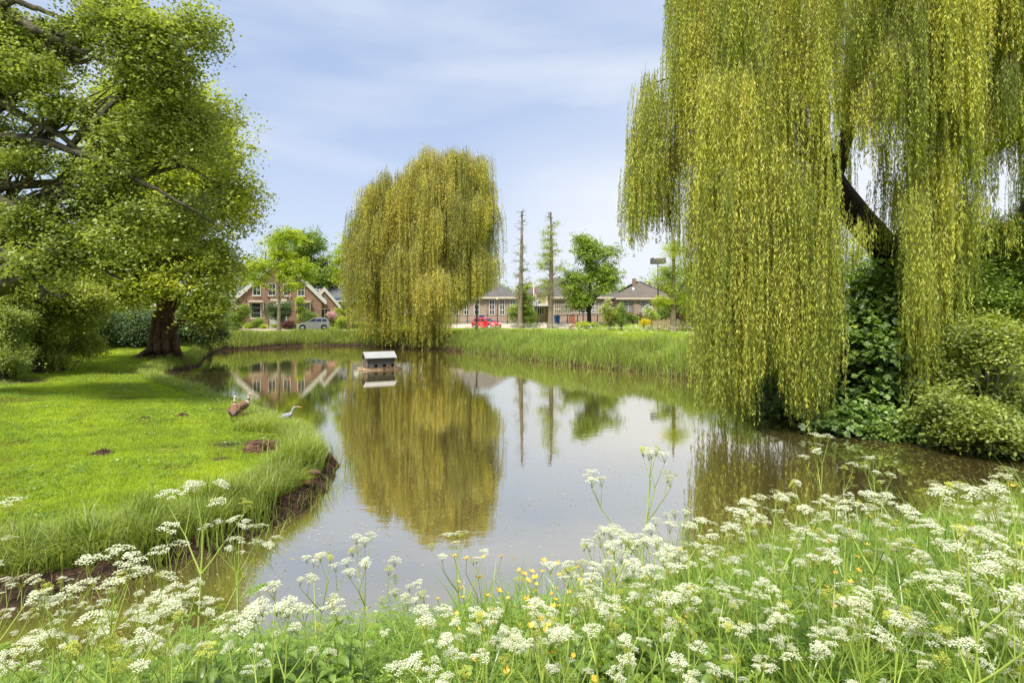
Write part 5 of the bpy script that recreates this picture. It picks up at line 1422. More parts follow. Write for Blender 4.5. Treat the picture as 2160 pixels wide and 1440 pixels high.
def pole_tree(label, px_, toppy, Y, seed, leafy, basepy):
    r = np.random.default_rng(seed)
    X = px2x(px_, Y); zb = gz(X, Y); top = py2z(toppy, Y)
    T = thing('bare_trunk', label, 'tree', (X, Y, zb - .15))
    k = 14; t_ = np.linspace(0, 1, k)
    pts = np.stack([X + .12 * np.sin(t_ * 3 + seed), np.full(k, Y), zb - .15 + (top - zb) * t_], 1)
    rad = .27 * (1 - t_) ** .8 + .09 + r.normal(0, .012, k); rad[0] = .46; rad[1] = .34
    paths = [(pts, rad)]
    leaves = []
    for i in range(80 if leafy else 75):
        tz = r.uniform(.22, .98); z0 = zb + (top - zb) * tz
        a = r.uniform(0, 2 * PI); L = r.uniform(.5, 1.5) * (1.7 if leafy and tz < .7 else 1) * (1.25 - tz * .6)
        s0 = np.array([np.interp(z0, pts[:, 2], pts[:, 0]), Y, z0])
        e1 = s0 + [math.cos(a) * L, math.sin(a) * L, r.uniform(-.1, .45) * L]
        pp = wig(s0, e1, 6, .22 * L, r, .12); paths.append((pp, np.linspace(.045, .014, 6)))
        for _ in range(2):
            q = pp[r.integers(2, 5)]; e2 = q + r.normal(0, .35, 3) * L; paths.append((wig(q, e2, 4, .1, r), np.linspace(.018, .007, 4)))
        if r.random() < (.7 if leafy else .3) and tz < (.9 if leafy else .72): leaves += [pp[-1], pp[-2], pp[3]] * (1 if not leafy else 2)
    V_, F_ = tubes(paths, 7)
    mesh_np('trunk', V_, F_, M['bark_pale'], T, smooth=True)
    lc = np.repeat(np.array(leaves), 22 if leafy else 12, 0); n_ = len(lc)
    off = r.normal(size=(n_, 3)) * [.34, .34, .16]
    V_, F_ = leaf_quads(lc + off, r.normal(size=(n_, 3)), r.normal(size=(n_, 3)) + [0, 0, 1], .15, .07)
    mesh_np('foliage', V_, F_, LM['lime'] if leafy else LM['green'], T, .35 + r.normal(0, .15, n_))
pole_tree('tall dying bare trunk with short dead twigs, left of the two', 1099, 443, 71, 5, False, 692)
pole_tree('tall bare trunk with green tufts along it, right of the two', 1161, 445, 70.5, 6, True, 695)

# background trees
for i, (p_, Y, ht, wd, lab, mt_) in enumerate([(1112, 110, 598, 30, 'distant green tree between the two bare trunks', 'pale'), (1345, 120, 592, 40, 'distant tree behind the brown roof', 'green'), (1060, 115, 600, 30, 'distant tree behind the school roof beside the willow', 'green'),
                                               (560, 110, 520, 50, 'distant tree behind the left slope of the farmhouse roof', 'green'), (480, 100, 500, 60, 'distant tree left of the farmhouse', 'green'), (760, 105, 590, 40, 'distant tree right of the grey house', 'green'),
                                               (1410, 105, 560, 50, 'distant tree behind the yellow-green tree', 'honey'), (1480, 95, 540, 60, 'distant tree behind the left fringe of the near willow', 'green')]):
    X = px2x(p_, Y); zb = 1.6; s_ = Y / 1200; top = py2z(ht, Y)
    broadleaf('distant_tree', lab, 'tree', (X, Y, zb), [(X, Y, zb), (X, Y, (zb + top) / 2), (X, Y, top - 1)],
              [(X, Y, (zb + top) / 2 + .8, wd * s_, 3.4, (top - zb) / 2 - .6), (X + wd * s_ * .5, Y, zb + 3, 3, 3, 2.6), (X - wd * s_ * .6, Y, zb + 3, 3, 3, 2.6)], 380, 30, .34, .26, LM[mt_], M['bark'], seed=100 + i, clump_r=.62, trunk_r=.3, nbr=6, hs=.7)

# garden shrubs: label, px, base py, Y, lobes in px, leaf material, size, extra
GS = [('mop-headed clipped dark tree with round crown beside the farmhouse door', 590, 688, 69, [(575, 652, 14, 12), (600, 650, 16, 14), (590, 660, 22, 9), (560 + 22, 668, 10, 8)], 'dark', 'clipped_tree', .15),
      ('bright green topiary with stacked balls before the right farmhouse window', 633, 688, 69.5, [(632, 634, 8, 7), (634, 650, 7, 4), (632, 665, 5, 4), (630, 676, 4, 4)], 'lime', 'topiary', -.1),
      ('rounded green bush right of the tall ground-floor window', 657, 683, 69.5, [(657, 668, 10, 10), (643, 664, 9, 10)], 'green', 'garden_shrub', 0),
      ('leafy low shrub under the left farmhouse window', 545, 690, 69, [(545, 681, 12, 9), (538, 684, 8, 5)], 'green', 'garden_shrub', .1),
      ('low yellow-green border plants at the left of the garden', 524, 690, 68.5, [(524, 687, 8, 4), (556, 689, 8, 3)], 'lime', 'garden_shrub', 0),
      ('dark reddish shrub beside the farmhouse door', 618, 692, 68.3, [(612, 684, 8, 7), (602, 684, 6, 8)], 'purple', 'garden_shrub', 0),
      ('dark conical yew between the annex and the willow', 727, 680, 77, [(727, 648, 9, 9), (727, 660, 10, 8)], 'dark', 'conical_shrub', .15),
      ('pale pink flowering shrub beside the garage doors', 702, 682, 70, [(700, 664, 8, 9)], 'pinkfl', 'flowering_shrub', .2),
      ('bright yellow-green round shrub right of the silver car', 721, 693, 68.8, [(721, 681, 11, 12)], 'lime', 'round_shrub', 0),
      ('rounded green shrub behind the bright round one', 713, 676, 72, [(714, 666, 9, 7), (735, 672, 9, 6), (752, 668, 8, 8)], 'honey', 'round_shrub', .1),
      ('low green hedge in the garden beside the willow', 745, 692, 69.5, [(738, 687, 10, 5), (752, 688, 10, 5)], 'green', 'low_hedge', .1),
      ('small low bush in front of the annex', 705, 684, 70.5, [(703, 677, 9, 4), (735, 657, 8, 4), (712, 655, 6, 3)], 'lime', 'garden_shrub', 0),
      ('shrub with pink blossoms at the left corner of the farmhouse', 500, 700, 64, [(500, 668, 16, 22), (485, 690, 22, 22), (515, 655, 12, 12)], 'green', 'flowering_shrub', 0),
      ('bushy green shrub round the foot of the left bare trunk', 1105, 690, 72.2, [(1098, 650, 18, 26), (1115, 640, 14, 22), (1118, 668, 16, 20), (1085, 660, 12, 20), (1100, 620, 12, 10)], 'green', 'shrub', .2),
      ('upright yellow-green bush with pale flowers in the meadow', 1283, 686, 66, [(1280, 658, 12, 26), (1292, 665, 12, 18)], 'honey', 'shrub', .1),
      ('darker green pointed bush beside the upright one', 1312, 684, 65.5, [(1310, 668, 12, 14), (1310, 652, 6, 12)], 'green', 'shrub', .1),
      ('clipped green hedge before the brown villa', 1336, 680, 75.5, [(1328, 671, 9, 7), (1340, 671, 8, 7)], 'green', 'hedge', .05),
      ('dark purple hedge before the brown villa', 1352, 680, 76.3, [(1326, 668, 5, 7), (1352, 668, 12, 6)], 'purple', 'hedge', 0),
      ('dark purple hedge right of the pale tapering trunk', 1434, 682, 76, [(1434, 668, 12, 6)], 'purple', 'hedge', 0),
      ('white blossoming shrub left of the nest pole', 1368, 684, 66.8, [(1368, 660, 11, 14), (1378, 670, 10, 12)], 'pale', 'flowering_shrub', .35),
      ('green bush right of the nest pole behind the fence', 1398, 690, 68.5, [(1396, 660, 12, 18), (1408, 656, 10, 18)], 'green', 'shrub', .1),
      ('yellow broom in flower beside the paling fence', 1360, 692, 65.5, [(1360, 680, 10, 6)], 'yellowfl', 'broom', .2),
      ('light green bush behind the paling fence at its right end', 1458, 690, 67.5, [(1455, 655, 16, 20)], 'honey', 'shrub', .2),
      ('low meadow bush left of the upright bush', 1240, 690, 69, [(1232, 687, 18, 5), (1250, 686, 10, 5)], 'lime', 'shrub', 0)]
for i, (lab, p_, pb, Y, lb, mt_, nm_, vb) in enumerate(GS):
    area = sum(a[2] * a[3] for a in lb)
    T = shr(lab, p_, pb, Y, [lp(a, b_, Y, c, d) for a, b_, c, d in lb], int(30 + area * .55), 24, .13, .085, LM[mt_], 200 + i, clump_r=.16, hole=-.9, name=nm_, cat=nm_.replace('_', ' '), vb=vb, stems=8)
# blossoms on some of them
def blossom(parent_label, lobes, n, mt_):
    T = [o for o in bpy.data.objects if o.get('label') == parent_label][0]
    r = np.random.default_rng(n); ls = np.array(lobes); li_ = r.integers(0, len(ls), n)
    d = unit(r.normal(size=(n, 3))); d[:, 1] = -np.abs(d[:, 1])
    p = ls[li_, :3] + d * ls[li_, 3:] * 1.1
    V_, F_ = leaf_quads(p, r.normal(size=(n, 3)), r.normal(size=(n, 3)) + [0, -1, .4], .16, .14)
    mesh_np('blossom', V_, F_, LM[mt_], T, r.random(n))
blossom(GS[12][0], [lp(500, 655, 64, 12, 9)], 90, 'pinkfl')
blossom(GS[19][0], [lp(1366, 658, 66.8, 11, 14)], 160, 'floret')
blossom(GS[14][0], [lp(1280, 655, 66, 12, 24)], 60, 'floret')
# pollard stump by the fence
X = px2x(1424, 63); zb = gz(X, 63)
broadleaf('pollard_willow', 'small pollarded willow post in front of the paling fence', 'pollard', (X, 63, zb - .1), [(X, 63, zb - .1), (X, 63, 1.9), (X - .03, 63, py2z(668, 63))],
          [lp(1424, 665, 63, 6, 5)], 18, 16, .14, .07, LM['dark'], M['bark_pale'], seed=93, clump_r=.1, trunk_r=.16, nbr=12, vb=.2)

# ------------------------------------------------------------ lawn, bank grass, reeds
def scatter(n, x0, x1, y0, y1, keep, r):
    xs_, ys_ = [], []
    tot = 0
    while tot < n:
        x = r.uniform(x0, x1, n); y = r.uniform(y0, y1, n)
        m_ = np.abs(x) < y * .93 + 1.0
        x, y = x[m_], y[m_]
        k = keep(x, y, sdist(x, y))
        xs_.append(x[k]); ys_.append(y[k]); tot += k.sum()
    return np.concatenate(xs_)[:n], np.concatenate(ys_)[:n]
def add_stuff(name, parts, material, label, cat):
    Vs, Fs, vs, b = [], [], [], 0
    for V_, F_, v in parts:
        Vs.append(V_); Fs.append(F_ + b); vs.append(v); b += len(V_)
    o = mesh_np(name, np.concatenate(Vs), np.concatenate(Fs), material, None, np.concatenate(vs))
    return tag(o, label, cat, kind='stuff')
r = np.random.default_rng(301)
patch = lambda x, y: np.clip(sum(sstep(qr * 1.1, qr * .5, np.hypot(x - qx, y - qy)) for qx, qy, qr in [(-5.9, 11.8, .45), (-5.0, 12.0, .5), (-18.5, 21.5, 1.2), (-8.6, 14.3, .3), (-17.5, 25.5, .9), (-5.4, 10.5, .25)]), 0, 1)
parts = []
for n, y0, y1, W, H in [(150000, 6, 13, .007, .05), (130000, 13, 22, .012, .055), (90000, 22, 42, .022, .06)]:
    x, y = scatter(n, -34, -2, y0, y1, lambda x, y, sd: (sd > .25) & (x < -3) & (r.random(len(x)) > patch(x, y)), r)
    big = wav(x * .8, y * .8) * .5 + .5
    H_ = H * r.uniform(.5, 1.3, n) * (1 + .9 * np.clip(big, 0, 1))
    v = .50 + .22 * wav(x * .5 + 2, y * .7) + .16 * wav(x * 2.3, y * 2.1) + .1 * wav(x * 6.1 + 3, y * 5.3) + r.normal(0, .15, n)
    v = np.where(wav(x * 1.1 + 5, y * 1.6 + 1) > .55, v * .3, v)
    v = v - .22 * sstep(.1, .7, wav(x * .37 + 1, y * .45 + 4)) + .12 * sstep(.2, .7, wav(x * .6 + 9, y * .5 + 2))
    v = v - .35 * sstep(1.9, .5, np.hypot(x + 5.4, (y - 11.5) * 1.3)) * r.random(n)
    H_ = H_ * (1 - .5 * sstep(.3, .7, wav(x * 1.1 + 5, y * 1.6 + 1)))
    parts.append(blades(x, y, g(x, y) - .005, H_, np.full(n, W), r.uniform(.2, 1.3, n), 2, r, v))
n = 60000
x, y = scatter(n, -35, 40, 40, 75, lambda x, y, sd: (sd > 1.2) & (y > 40) & ~((x < -15) & (y > 61)) & ~((y > 71) & (x > -10) & (x < 8)), r)
parts.append(blades(x, y, g(x, y) - .01, r.uniform(.08, .3, n), np.full(n, .045), r.uniform(.2, 1.2, n), 2, r, .5 + .2 * wav(x * .3, y * .4) + r.normal(0, .14, n)))
n = 30000
x, y = scatter(n, -36, -17, 66, 78, lambda x, y, sd: (y > 68.2), r)
parts.append(blades(x, y, g(x, y) - .01, r.uniform(.05, .12, n), np.full(n, .045), r.uniform(.2, 1.2, n), 2, r, .6 + r.normal(0, .12, n)))
add_stuff('lawn_grass', parts, LM['lawn'], 'short bright green lawn grass', 'grass')

n = 700
x, y = scatter(n, -20, -3, 7, 26, lambda x, y, sd: (sd > .8) & (x < -3) & (wav(x * .9 + 4, y * .8) > .1), r)
c = np.stack([x, y, g(x, y) + .075], 1)
V1, F1 = leaf_quads(c, r.normal(size=(n, 3)) * [1, 1, .1], r.normal(size=(n, 3)) * .2 + [0, 0, 1], .022, .02)
tag(mesh_np('daisies', V1, F1, LM['floret'], None, r.random(n)), 'tiny white daisies dotted over the lawn', 'daisies', kind='stuff')
n = 2600      # clover and plantain rosettes
x, y = scatter(n, -20, -3, 6.5, 26, lambda x, y, sd: (sd > .6) & (x < -3) & (wav(x * .7 + 1, y * .9 + 3) > .15), r)
c = np.repeat(np.stack([x, y, g(x, y) + .05], 1), 5, 0) + r.normal(size=(n * 5, 3)) * [.035, .035, .006]
V1, F1 = leaf_quads(c, r.normal(size=(n * 5, 3)) * [1, 1, .2], r.normal(size=(n * 5, 3)) * .3 + [0, 0, 1], .045, .03)
tag(mesh_np('clover', V1, F1, LM['nettle'], None, .45 + r.normal(0, .15, n * 5)), 'darker clover and plantain leaves in the lawn', 'clover', kind='stuff')
# tall grass along the left bank and round the spit
parts = []
n = 26000
x, y = scatter(n, -9, -2.5, 5.5, 16.5, lambda x, y, sd: (sd > .26) & (sd < .95 + .35 * wav(x * 1.5, y * 1.5)) & ~((np.hypot(x + 3.4, y - 10.4) < .75) & (sd < .55)) & ~(np.hypot(x + 5.0, y - 11.1) < .62), r)
sd = sdist(x, y)
H_ = r.uniform(.12, .42, n) * (1.15 - np.abs(sd - .5) * .5) * (1 - .55 * sstep(12.5, 14.5, y))
parts.append(blades(x, y, g(x, y) - .01, H_, r.uniform(.005, .013, n), r.uniform(.3, 1.5, n), 4, r, .55 + .15 * wav(x * 2, y * 2) + r.normal(0, .16, n)))
n = 1500      # broad blue-green iris-like blades
cx = r.uniform(-6.5, -3.6, 90); cy = r.uniform(6.4, 10.5, 90); kk = sdist(cx, cy); cx, cy = cx[(kk > .1) & (kk < .9)], cy[(kk > .1) & (kk < .9)]
ci = r.integers(0, len(cx), n); x = cx[ci] + r.normal(0, .09, n); y = cy[ci] + r.normal(0, .09, n)
parts.append(blades(x, y, g(x, y) - .01, r.uniform(.3, .62, n), r.uniform(.014, .024, n), r.uniform(.1, .7, n), 4, r, .48 + r.normal(0, .12, n)))
n = 900       # bright tuft at the point of the bank
x = -3.95 + r.normal(0, .16, n); y = 10.6 + r.normal(0, .35, n)
parts.append(blades(x, y, g(x, y) - .01, r.uniform(.35, .7, n), r.uniform(.009, .018, n), r.uniform(.1, .7, n), 4, r, .72 + r.normal(0, .12, n)))
n = 14000     # bank grass farther round, below the big tree
x, y = scatter(n, -24, -6, 15, 46, lambda x, y, sd: (sd > .1) & (sd < 1.0), r)
parts.append(blades(x, y, g(x, y) - .01, r.uniform(.12, .42, n) * np.where(y < 20, .6, 1.2), r.uniform(.012, .025, n), r.uniform(.3, 1.4, n), 3, r, .6 + .15 * wav(x * 2, y * 2) + r.normal(0, .15, n)))
n = 500       # a few stems standing in the water
x, y = scatter(n, -6, -2.5, 6, 13, lambda x, y, sd: (sd > -.35) & (sd < .05), r)
parts.append(blades(x, y, np.maximum(g(x, y), -.05), r.uniform(.15, .4, n), np.full(n, .007), r.uniform(.2, 1, n), 3, r, .6 + r.normal(0, .15, n)))
n = 6000      # grass cover in front of the heron
x = r.uniform(-6.4, -4.7, n); y = r.uniform(13.0, 13.95, n); kk = sdist(x, y) > .05; x, y = x[kk], y[kk]; n = len(x)
parts.append(blades(x, y, g(x, y) - .01, r.uniform(.12, .40, n), r.uniform(.009, .016, n), r.uniform(.1, .7, n), 3, r, .75 + r.normal(0, .12, n)))
n = 9000      # right bank under the willow and beyond
x, y = scatter(n, 7, 16, 11, 26, lambda x, y, sd: (sd > .25) & (sd < 2.5) & (r.random(len(x)) < np.where(y < 19, .12, 1)), r)
parts.append(blades(x, y, g(x, y) - .01, r.uniform(.12, .4, n), r.uniform(.01, .02, n), r.uniform(.3, 1.4, n), 3, r, .45 + r.normal(0, .15, n)))
add_stuff('bank_grass', parts, LM['tall'], 'long tufted grass along the edge of the lawn bank', 'grass')

def reedband(name, label, n, x0, x1, y0, y1, smin, smax, hmin, hmax, r, W=.03):
    x, y = scatter(n, x0, x1, y0, y1, lambda x, y, sd: (sd > smin) & (sd < smax), r)
    sd = sdist(x, y)
    H_ = r.uniform(hmin, hmax, n) * (.8 + .2 * np.clip(wav(x * .8, y * .8) + .5, 0, 1.3))
    v = .62 + .12 * wav(x * .9, y * .9) + r.normal(0, .13, n)
    dead = r.random(n) < .13
    v = np.where(dead, r.uniform(.02, .25, n), v)
    H_ = H_ * (.82 + .36 * n3d(np.stack([x, y, x * 0], 1), 1.9, 2)) * np.where(r.random(n) < .05, 1.25, 1)
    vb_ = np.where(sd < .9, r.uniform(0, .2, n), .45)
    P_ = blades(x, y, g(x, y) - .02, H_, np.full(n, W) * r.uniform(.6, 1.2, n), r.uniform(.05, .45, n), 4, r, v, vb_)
    return P_
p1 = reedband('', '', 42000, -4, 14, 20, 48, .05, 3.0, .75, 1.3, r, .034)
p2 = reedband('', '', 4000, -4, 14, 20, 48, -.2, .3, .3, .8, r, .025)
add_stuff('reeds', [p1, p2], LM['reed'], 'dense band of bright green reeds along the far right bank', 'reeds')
p1 = reedband('', '', 26000, -25, -2, 40, 62, .1, 2.2, .55, 1.0, r, .036)
add_stuff('bank_reeds', [p1], LM['tall'], 'darker rough grass on the far bank before the farmhouse', 'reeds')
# leaf litter on the muddy banks
n = 5200
x, y = scatter(n, 5, 16, 11, 26, lambda x, y, sd: (sd > .02) & (sd < 2.2), r)
c = np.stack([x, y, g(x, y) + .012], 1)
V1, F1 = leaf_quads(c, r.normal(size=(n, 3)) * [1, 1, .3], r.normal(size=(n, 3)) * .5 + [0, 0, 1], r.uniform(.03, .07, n), r.uniform(.015, .03, n))
n2 = 4000
x, y = scatter(n2, -12, 8, 28, 54, lambda x, y, sd: (sd > .02) & (sd < .5), r)
c = np.stack([x, y, g(x, y) + .02], 1)
V2, F2 = leaf_quads(c, r.normal(size=(n2, 3)) * [1, 1, .3], r.normal(size=(n2, 3)) * .5 + [0, 0, 1], r.uniform(.06, .12, n2), r.uniform(.03, .05, n2))
n3_ = 5000
x, y = scatter(n3_, -6, -2.5, 6, 13, lambda x, y, sd: (sd > -.05) & (sd < .6), r)
c = np.stack([x, y, g(x, y) + .01], 1)
V3, F3 = leaf_quads(c, r.normal(size=(n3_, 3)) * [1, 1, .4], r.normal(size=(n3_, 3)) * .5 + [0, 0, 1], r.uniform(.02, .08, n3_), r.uniform(.006, .016, n3_))
add_stuff('leaf_litter', [(V1, F1, r.random(n)), (V2, F2, r.random(n2)), (V3, F3, r.random(n3_) * .8)], LM['litter'], 'brown dead leaves and stalks on the muddy banks', 'leaf litter')
# floating willow leaves
n = 6500
x, y = scatter(n, -8, 20, 5.2, 30, lambda x, y, sd: (sd < -.03) & (r.random(len(x)) < .25 + .75 * np.clip(wav(x * .5, y * .35) + .4, 0, 1)) & (r.random(len(x)) < np.clip(9 / y, .15, 1)), r)
c = np.stack([x, y, np.full(n, .004)], 1)
V1, F1 = leaf_quads(c, r.normal(size=(n, 3)) * [1, 1, 0], np.tile([[0, 0, 1.]], (n, 1)), r.uniform(.015, .065, n), r.uniform(.006, .014, n))
V1[:, 2] = np.maximum(V1[:, 2], .002)
add_stuff('floating_leaves', [(V1, F1, r.beta(1.3, 1.3, n))], LM['float'], 'small yellow and pale leaves floating on the pond', 'floating leaves')

# distant cow parsley as a white haze of umbels in the meadow
n = 620
cxp = np.array([[-1, 47, 3.0, 1.5], [2, 44, 3, 1.5], [-3, 50, 3, 2], [4.5, 40, 2.5, 1.6], [8, 36, 2.2, 1.5], [10.5, 33, 2.2, 1.8], [12.5, 31, 2, 1.6], [14, 28.5, 2, 1.5], [0, 62, 5, 3], [8, 60, 5, 3], [-4, 66, 3, 2], [13, 62, 4, 2]])
ci = r.integers(0, len(cxp), n)
x = cxp[ci, 0] + r.normal(0, .5, n) * cxp[ci, 2]; y = cxp[ci, 1] + r.normal(0, .5, n) * cxp[ci, 3]
k = sdist(x, y) > 1.0; x, y = x[k], y[k]; n = len(x)
zt_ = g(x, y) + r.uniform(.75, 1.25, n) * np.where(y > 52, .4, 1)
Vs, Fs, vs = blades(x, y, g(x, y), zt_ - g(x, y), np.full(n, .02), r.uniform(0, .15, n), 2, r, np.full(n, .75))
add_stuff('meadow_stalks', [(Vs, Fs, vs)], LM['tall'], 'stalks of flowering weeds in the far meadow', 'weeds')
m_ = 9
c = np.repeat(np.stack([x, y, zt_], 1), m_, 0) + r.normal(size=(n * m_, 3)) * [.09, .09, .025]
V1, F1 = leaf_quads(c, r.normal(size=(len(c), 3)) * [1, 1, .2], r.normal(size=(len(c), 3)) * .4 + [0, -.5, 1], .05, .045)
add_stuff('meadow_flowers', [(V1, F1, r.random(len(c)))], LM['floret'], 'white cow parsley flowers scattered over the far meadow', 'flowers')

# ------------------------------------------------------------ foreground bank
parts = []
def fg_keep(x, y, sd): return (sd > .05) & (y < 9.5) & (y > .9)
n = 62000
x, y = scatter(n, -7, 10, 1.3, 9, lambda x, y, sd: fg_keep(x, y, sd) & (y < 5.6 + np.clip(x, 0, 18) / 18 * 4.6) & (r.random(len(x)) < np.clip(3.2 / y, 0, 1) * np.where((x < -1.2) & (y > 3.2), .55, 1)), r)
H_ = r.uniform(.12, .36, n) * (1 + 1.1 * sstep(.3, 2.5, x))
parts.append(blades(x, y, g(x, y) - .01, H_, r.uniform(.004, .010, n), r.uniform(.25, 1.4, n), 5, r, .5 + .15 * wav(x * 2, y * 2) + r.normal(0, .16, n)))
n = 4300    # broader, longer grasses
ctr = r.uniform([-.5, 1.8], [7.5, 6.2], (150, 2)); ci = r.integers(0, 150, n)
x = ctr[ci, 0] + r.normal(0, .07, n); y = ctr[ci, 1] + r.normal(0, .07, n)
k = (sdist(x, y) > .02) & (np.abs(x) < y * .95 + .6); x, y = x[k], y[k]; n = len(x)
parts.append(blades(x, y, g(x, y) - .01, r.uniform(.45, .95, n) * np.where(x < 1, .7, np.where(x > 3, 1.12, 1)), r.uniform(.008, .018, n), r.uniform(.15, .8, n), 6, r, .45 + r.normal(0, .14, n)))
add_stuff('foreground_grass', parts, LM['fore'], 'lush green grass of the near bank at the bottom of the view', 'grass')
# fine leafy undergrowth (bedstraw and parsley leaves): whorls of narrow leaflets on thin stems
n = 6500
x, y = scatter(n, -6, 9, 1.3, 8, lambda x, y, sd: fg_keep(x, y, sd) & (y < 5.6 + np.clip(x, 0, 18) / 18 * 4.6) & (r.random(len(x)) < np.clip(3.0 / y, 0, 1) ** 1.5), r)
H_ = r.uniform(.12, .42, n) * (1 + .4 * sstep(.5, 3, x)); z0 = g(x, y)
lv = 8; wh = 6
tt = (np.arange(lv) + .5) / lv
C_ = np.stack([np.repeat(x, lv) + r.normal(0, .02, n * lv), np.repeat(y, lv) + r.normal(0, .02, n * lv), (z0[:, None] + H_[:, None] * (.25 + .8 * tt[None])).ravel()], 1)
c = np.repeat(C_, wh, 0); ph = np.tile(np.arange(wh) * 2 * PI / wh, len(C_)) + np.repeat(r.uniform(0, 6, len(C_)), wh)
d = np.stack([np.cos(ph), np.sin(ph), np.full(len(c), .25)], 1) + r.normal(0, .15, (len(c), 3))
Ls = r.uniform(.02, .042, len(c))
V1, F1 = leaf_quads(c + unit(d) * Ls[:, None] * .55, d, np.tile([[0, 0, 1.]], (len(c), 1)) + r.normal(0, .25, (len(c), 3)), Ls, Ls * .26)
vv = np.repeat(.5 + r.normal(0, .16, n), lv * wh) + r.normal(0, .08, len(c))
add_stuff('undergrowth', [(V1, F1, vv)], LM['fore'], 'fine whorled green undergrowth on the near bank', 'undergrowth')

# cow parsley plants
def umbel(r, R_=.05, nr=10, nf=13, fs=.0053, green=False):
    """one flat-topped umbel at the origin, white florets on short rays"""
    cs, ds, vs, st = [], [], [], []
    for k in range(nr):
        a = 2 * PI * k / nr * 2.4 + r.uniform(-.3, .3); q = R_ * math.sqrt((k + .5) / nr) * r.uniform(.85, 1.1)
        tip = np.array([q * math.cos(a), q * math.sin(a), .03 + .012 * (1 - (q / R_) ** 2) + r.uniform(-.004, .004)])
        st.append((np.array([[0, 0, 0], tip * [.55, .55, .6], tip]), np.array([.0009, .0007, .0005])))
        for f in range(nf):
            b_ = 2.4 * f + r.uniform(-.2, .2); q2 = .0125 * math.sqrt((f + .5) / nf)
            c = tip + np.array([q2 * math.cos(b_), q2 * math.sin(b_), .004 * (1 - (q2 / .0125) ** 2) + .003])
            for w_q in range(2):
                cs.append(c + r.normal(0, .0004, 3)); ds.append([math.cos(b_ + w_q * 1.57), math.sin(b_ + w_q * 1.57), r.normal(0, .2)])
    n = len(cs)
    V_, F_ = leaf_quads(np.array(cs), np.array(ds), r.normal(0, .25, (n, 3)) + [0, 0, 1], fs * r.uniform(.8, 1.2, n) * 1.25, fs * .95)
    return V_, F_, r.random(n), st
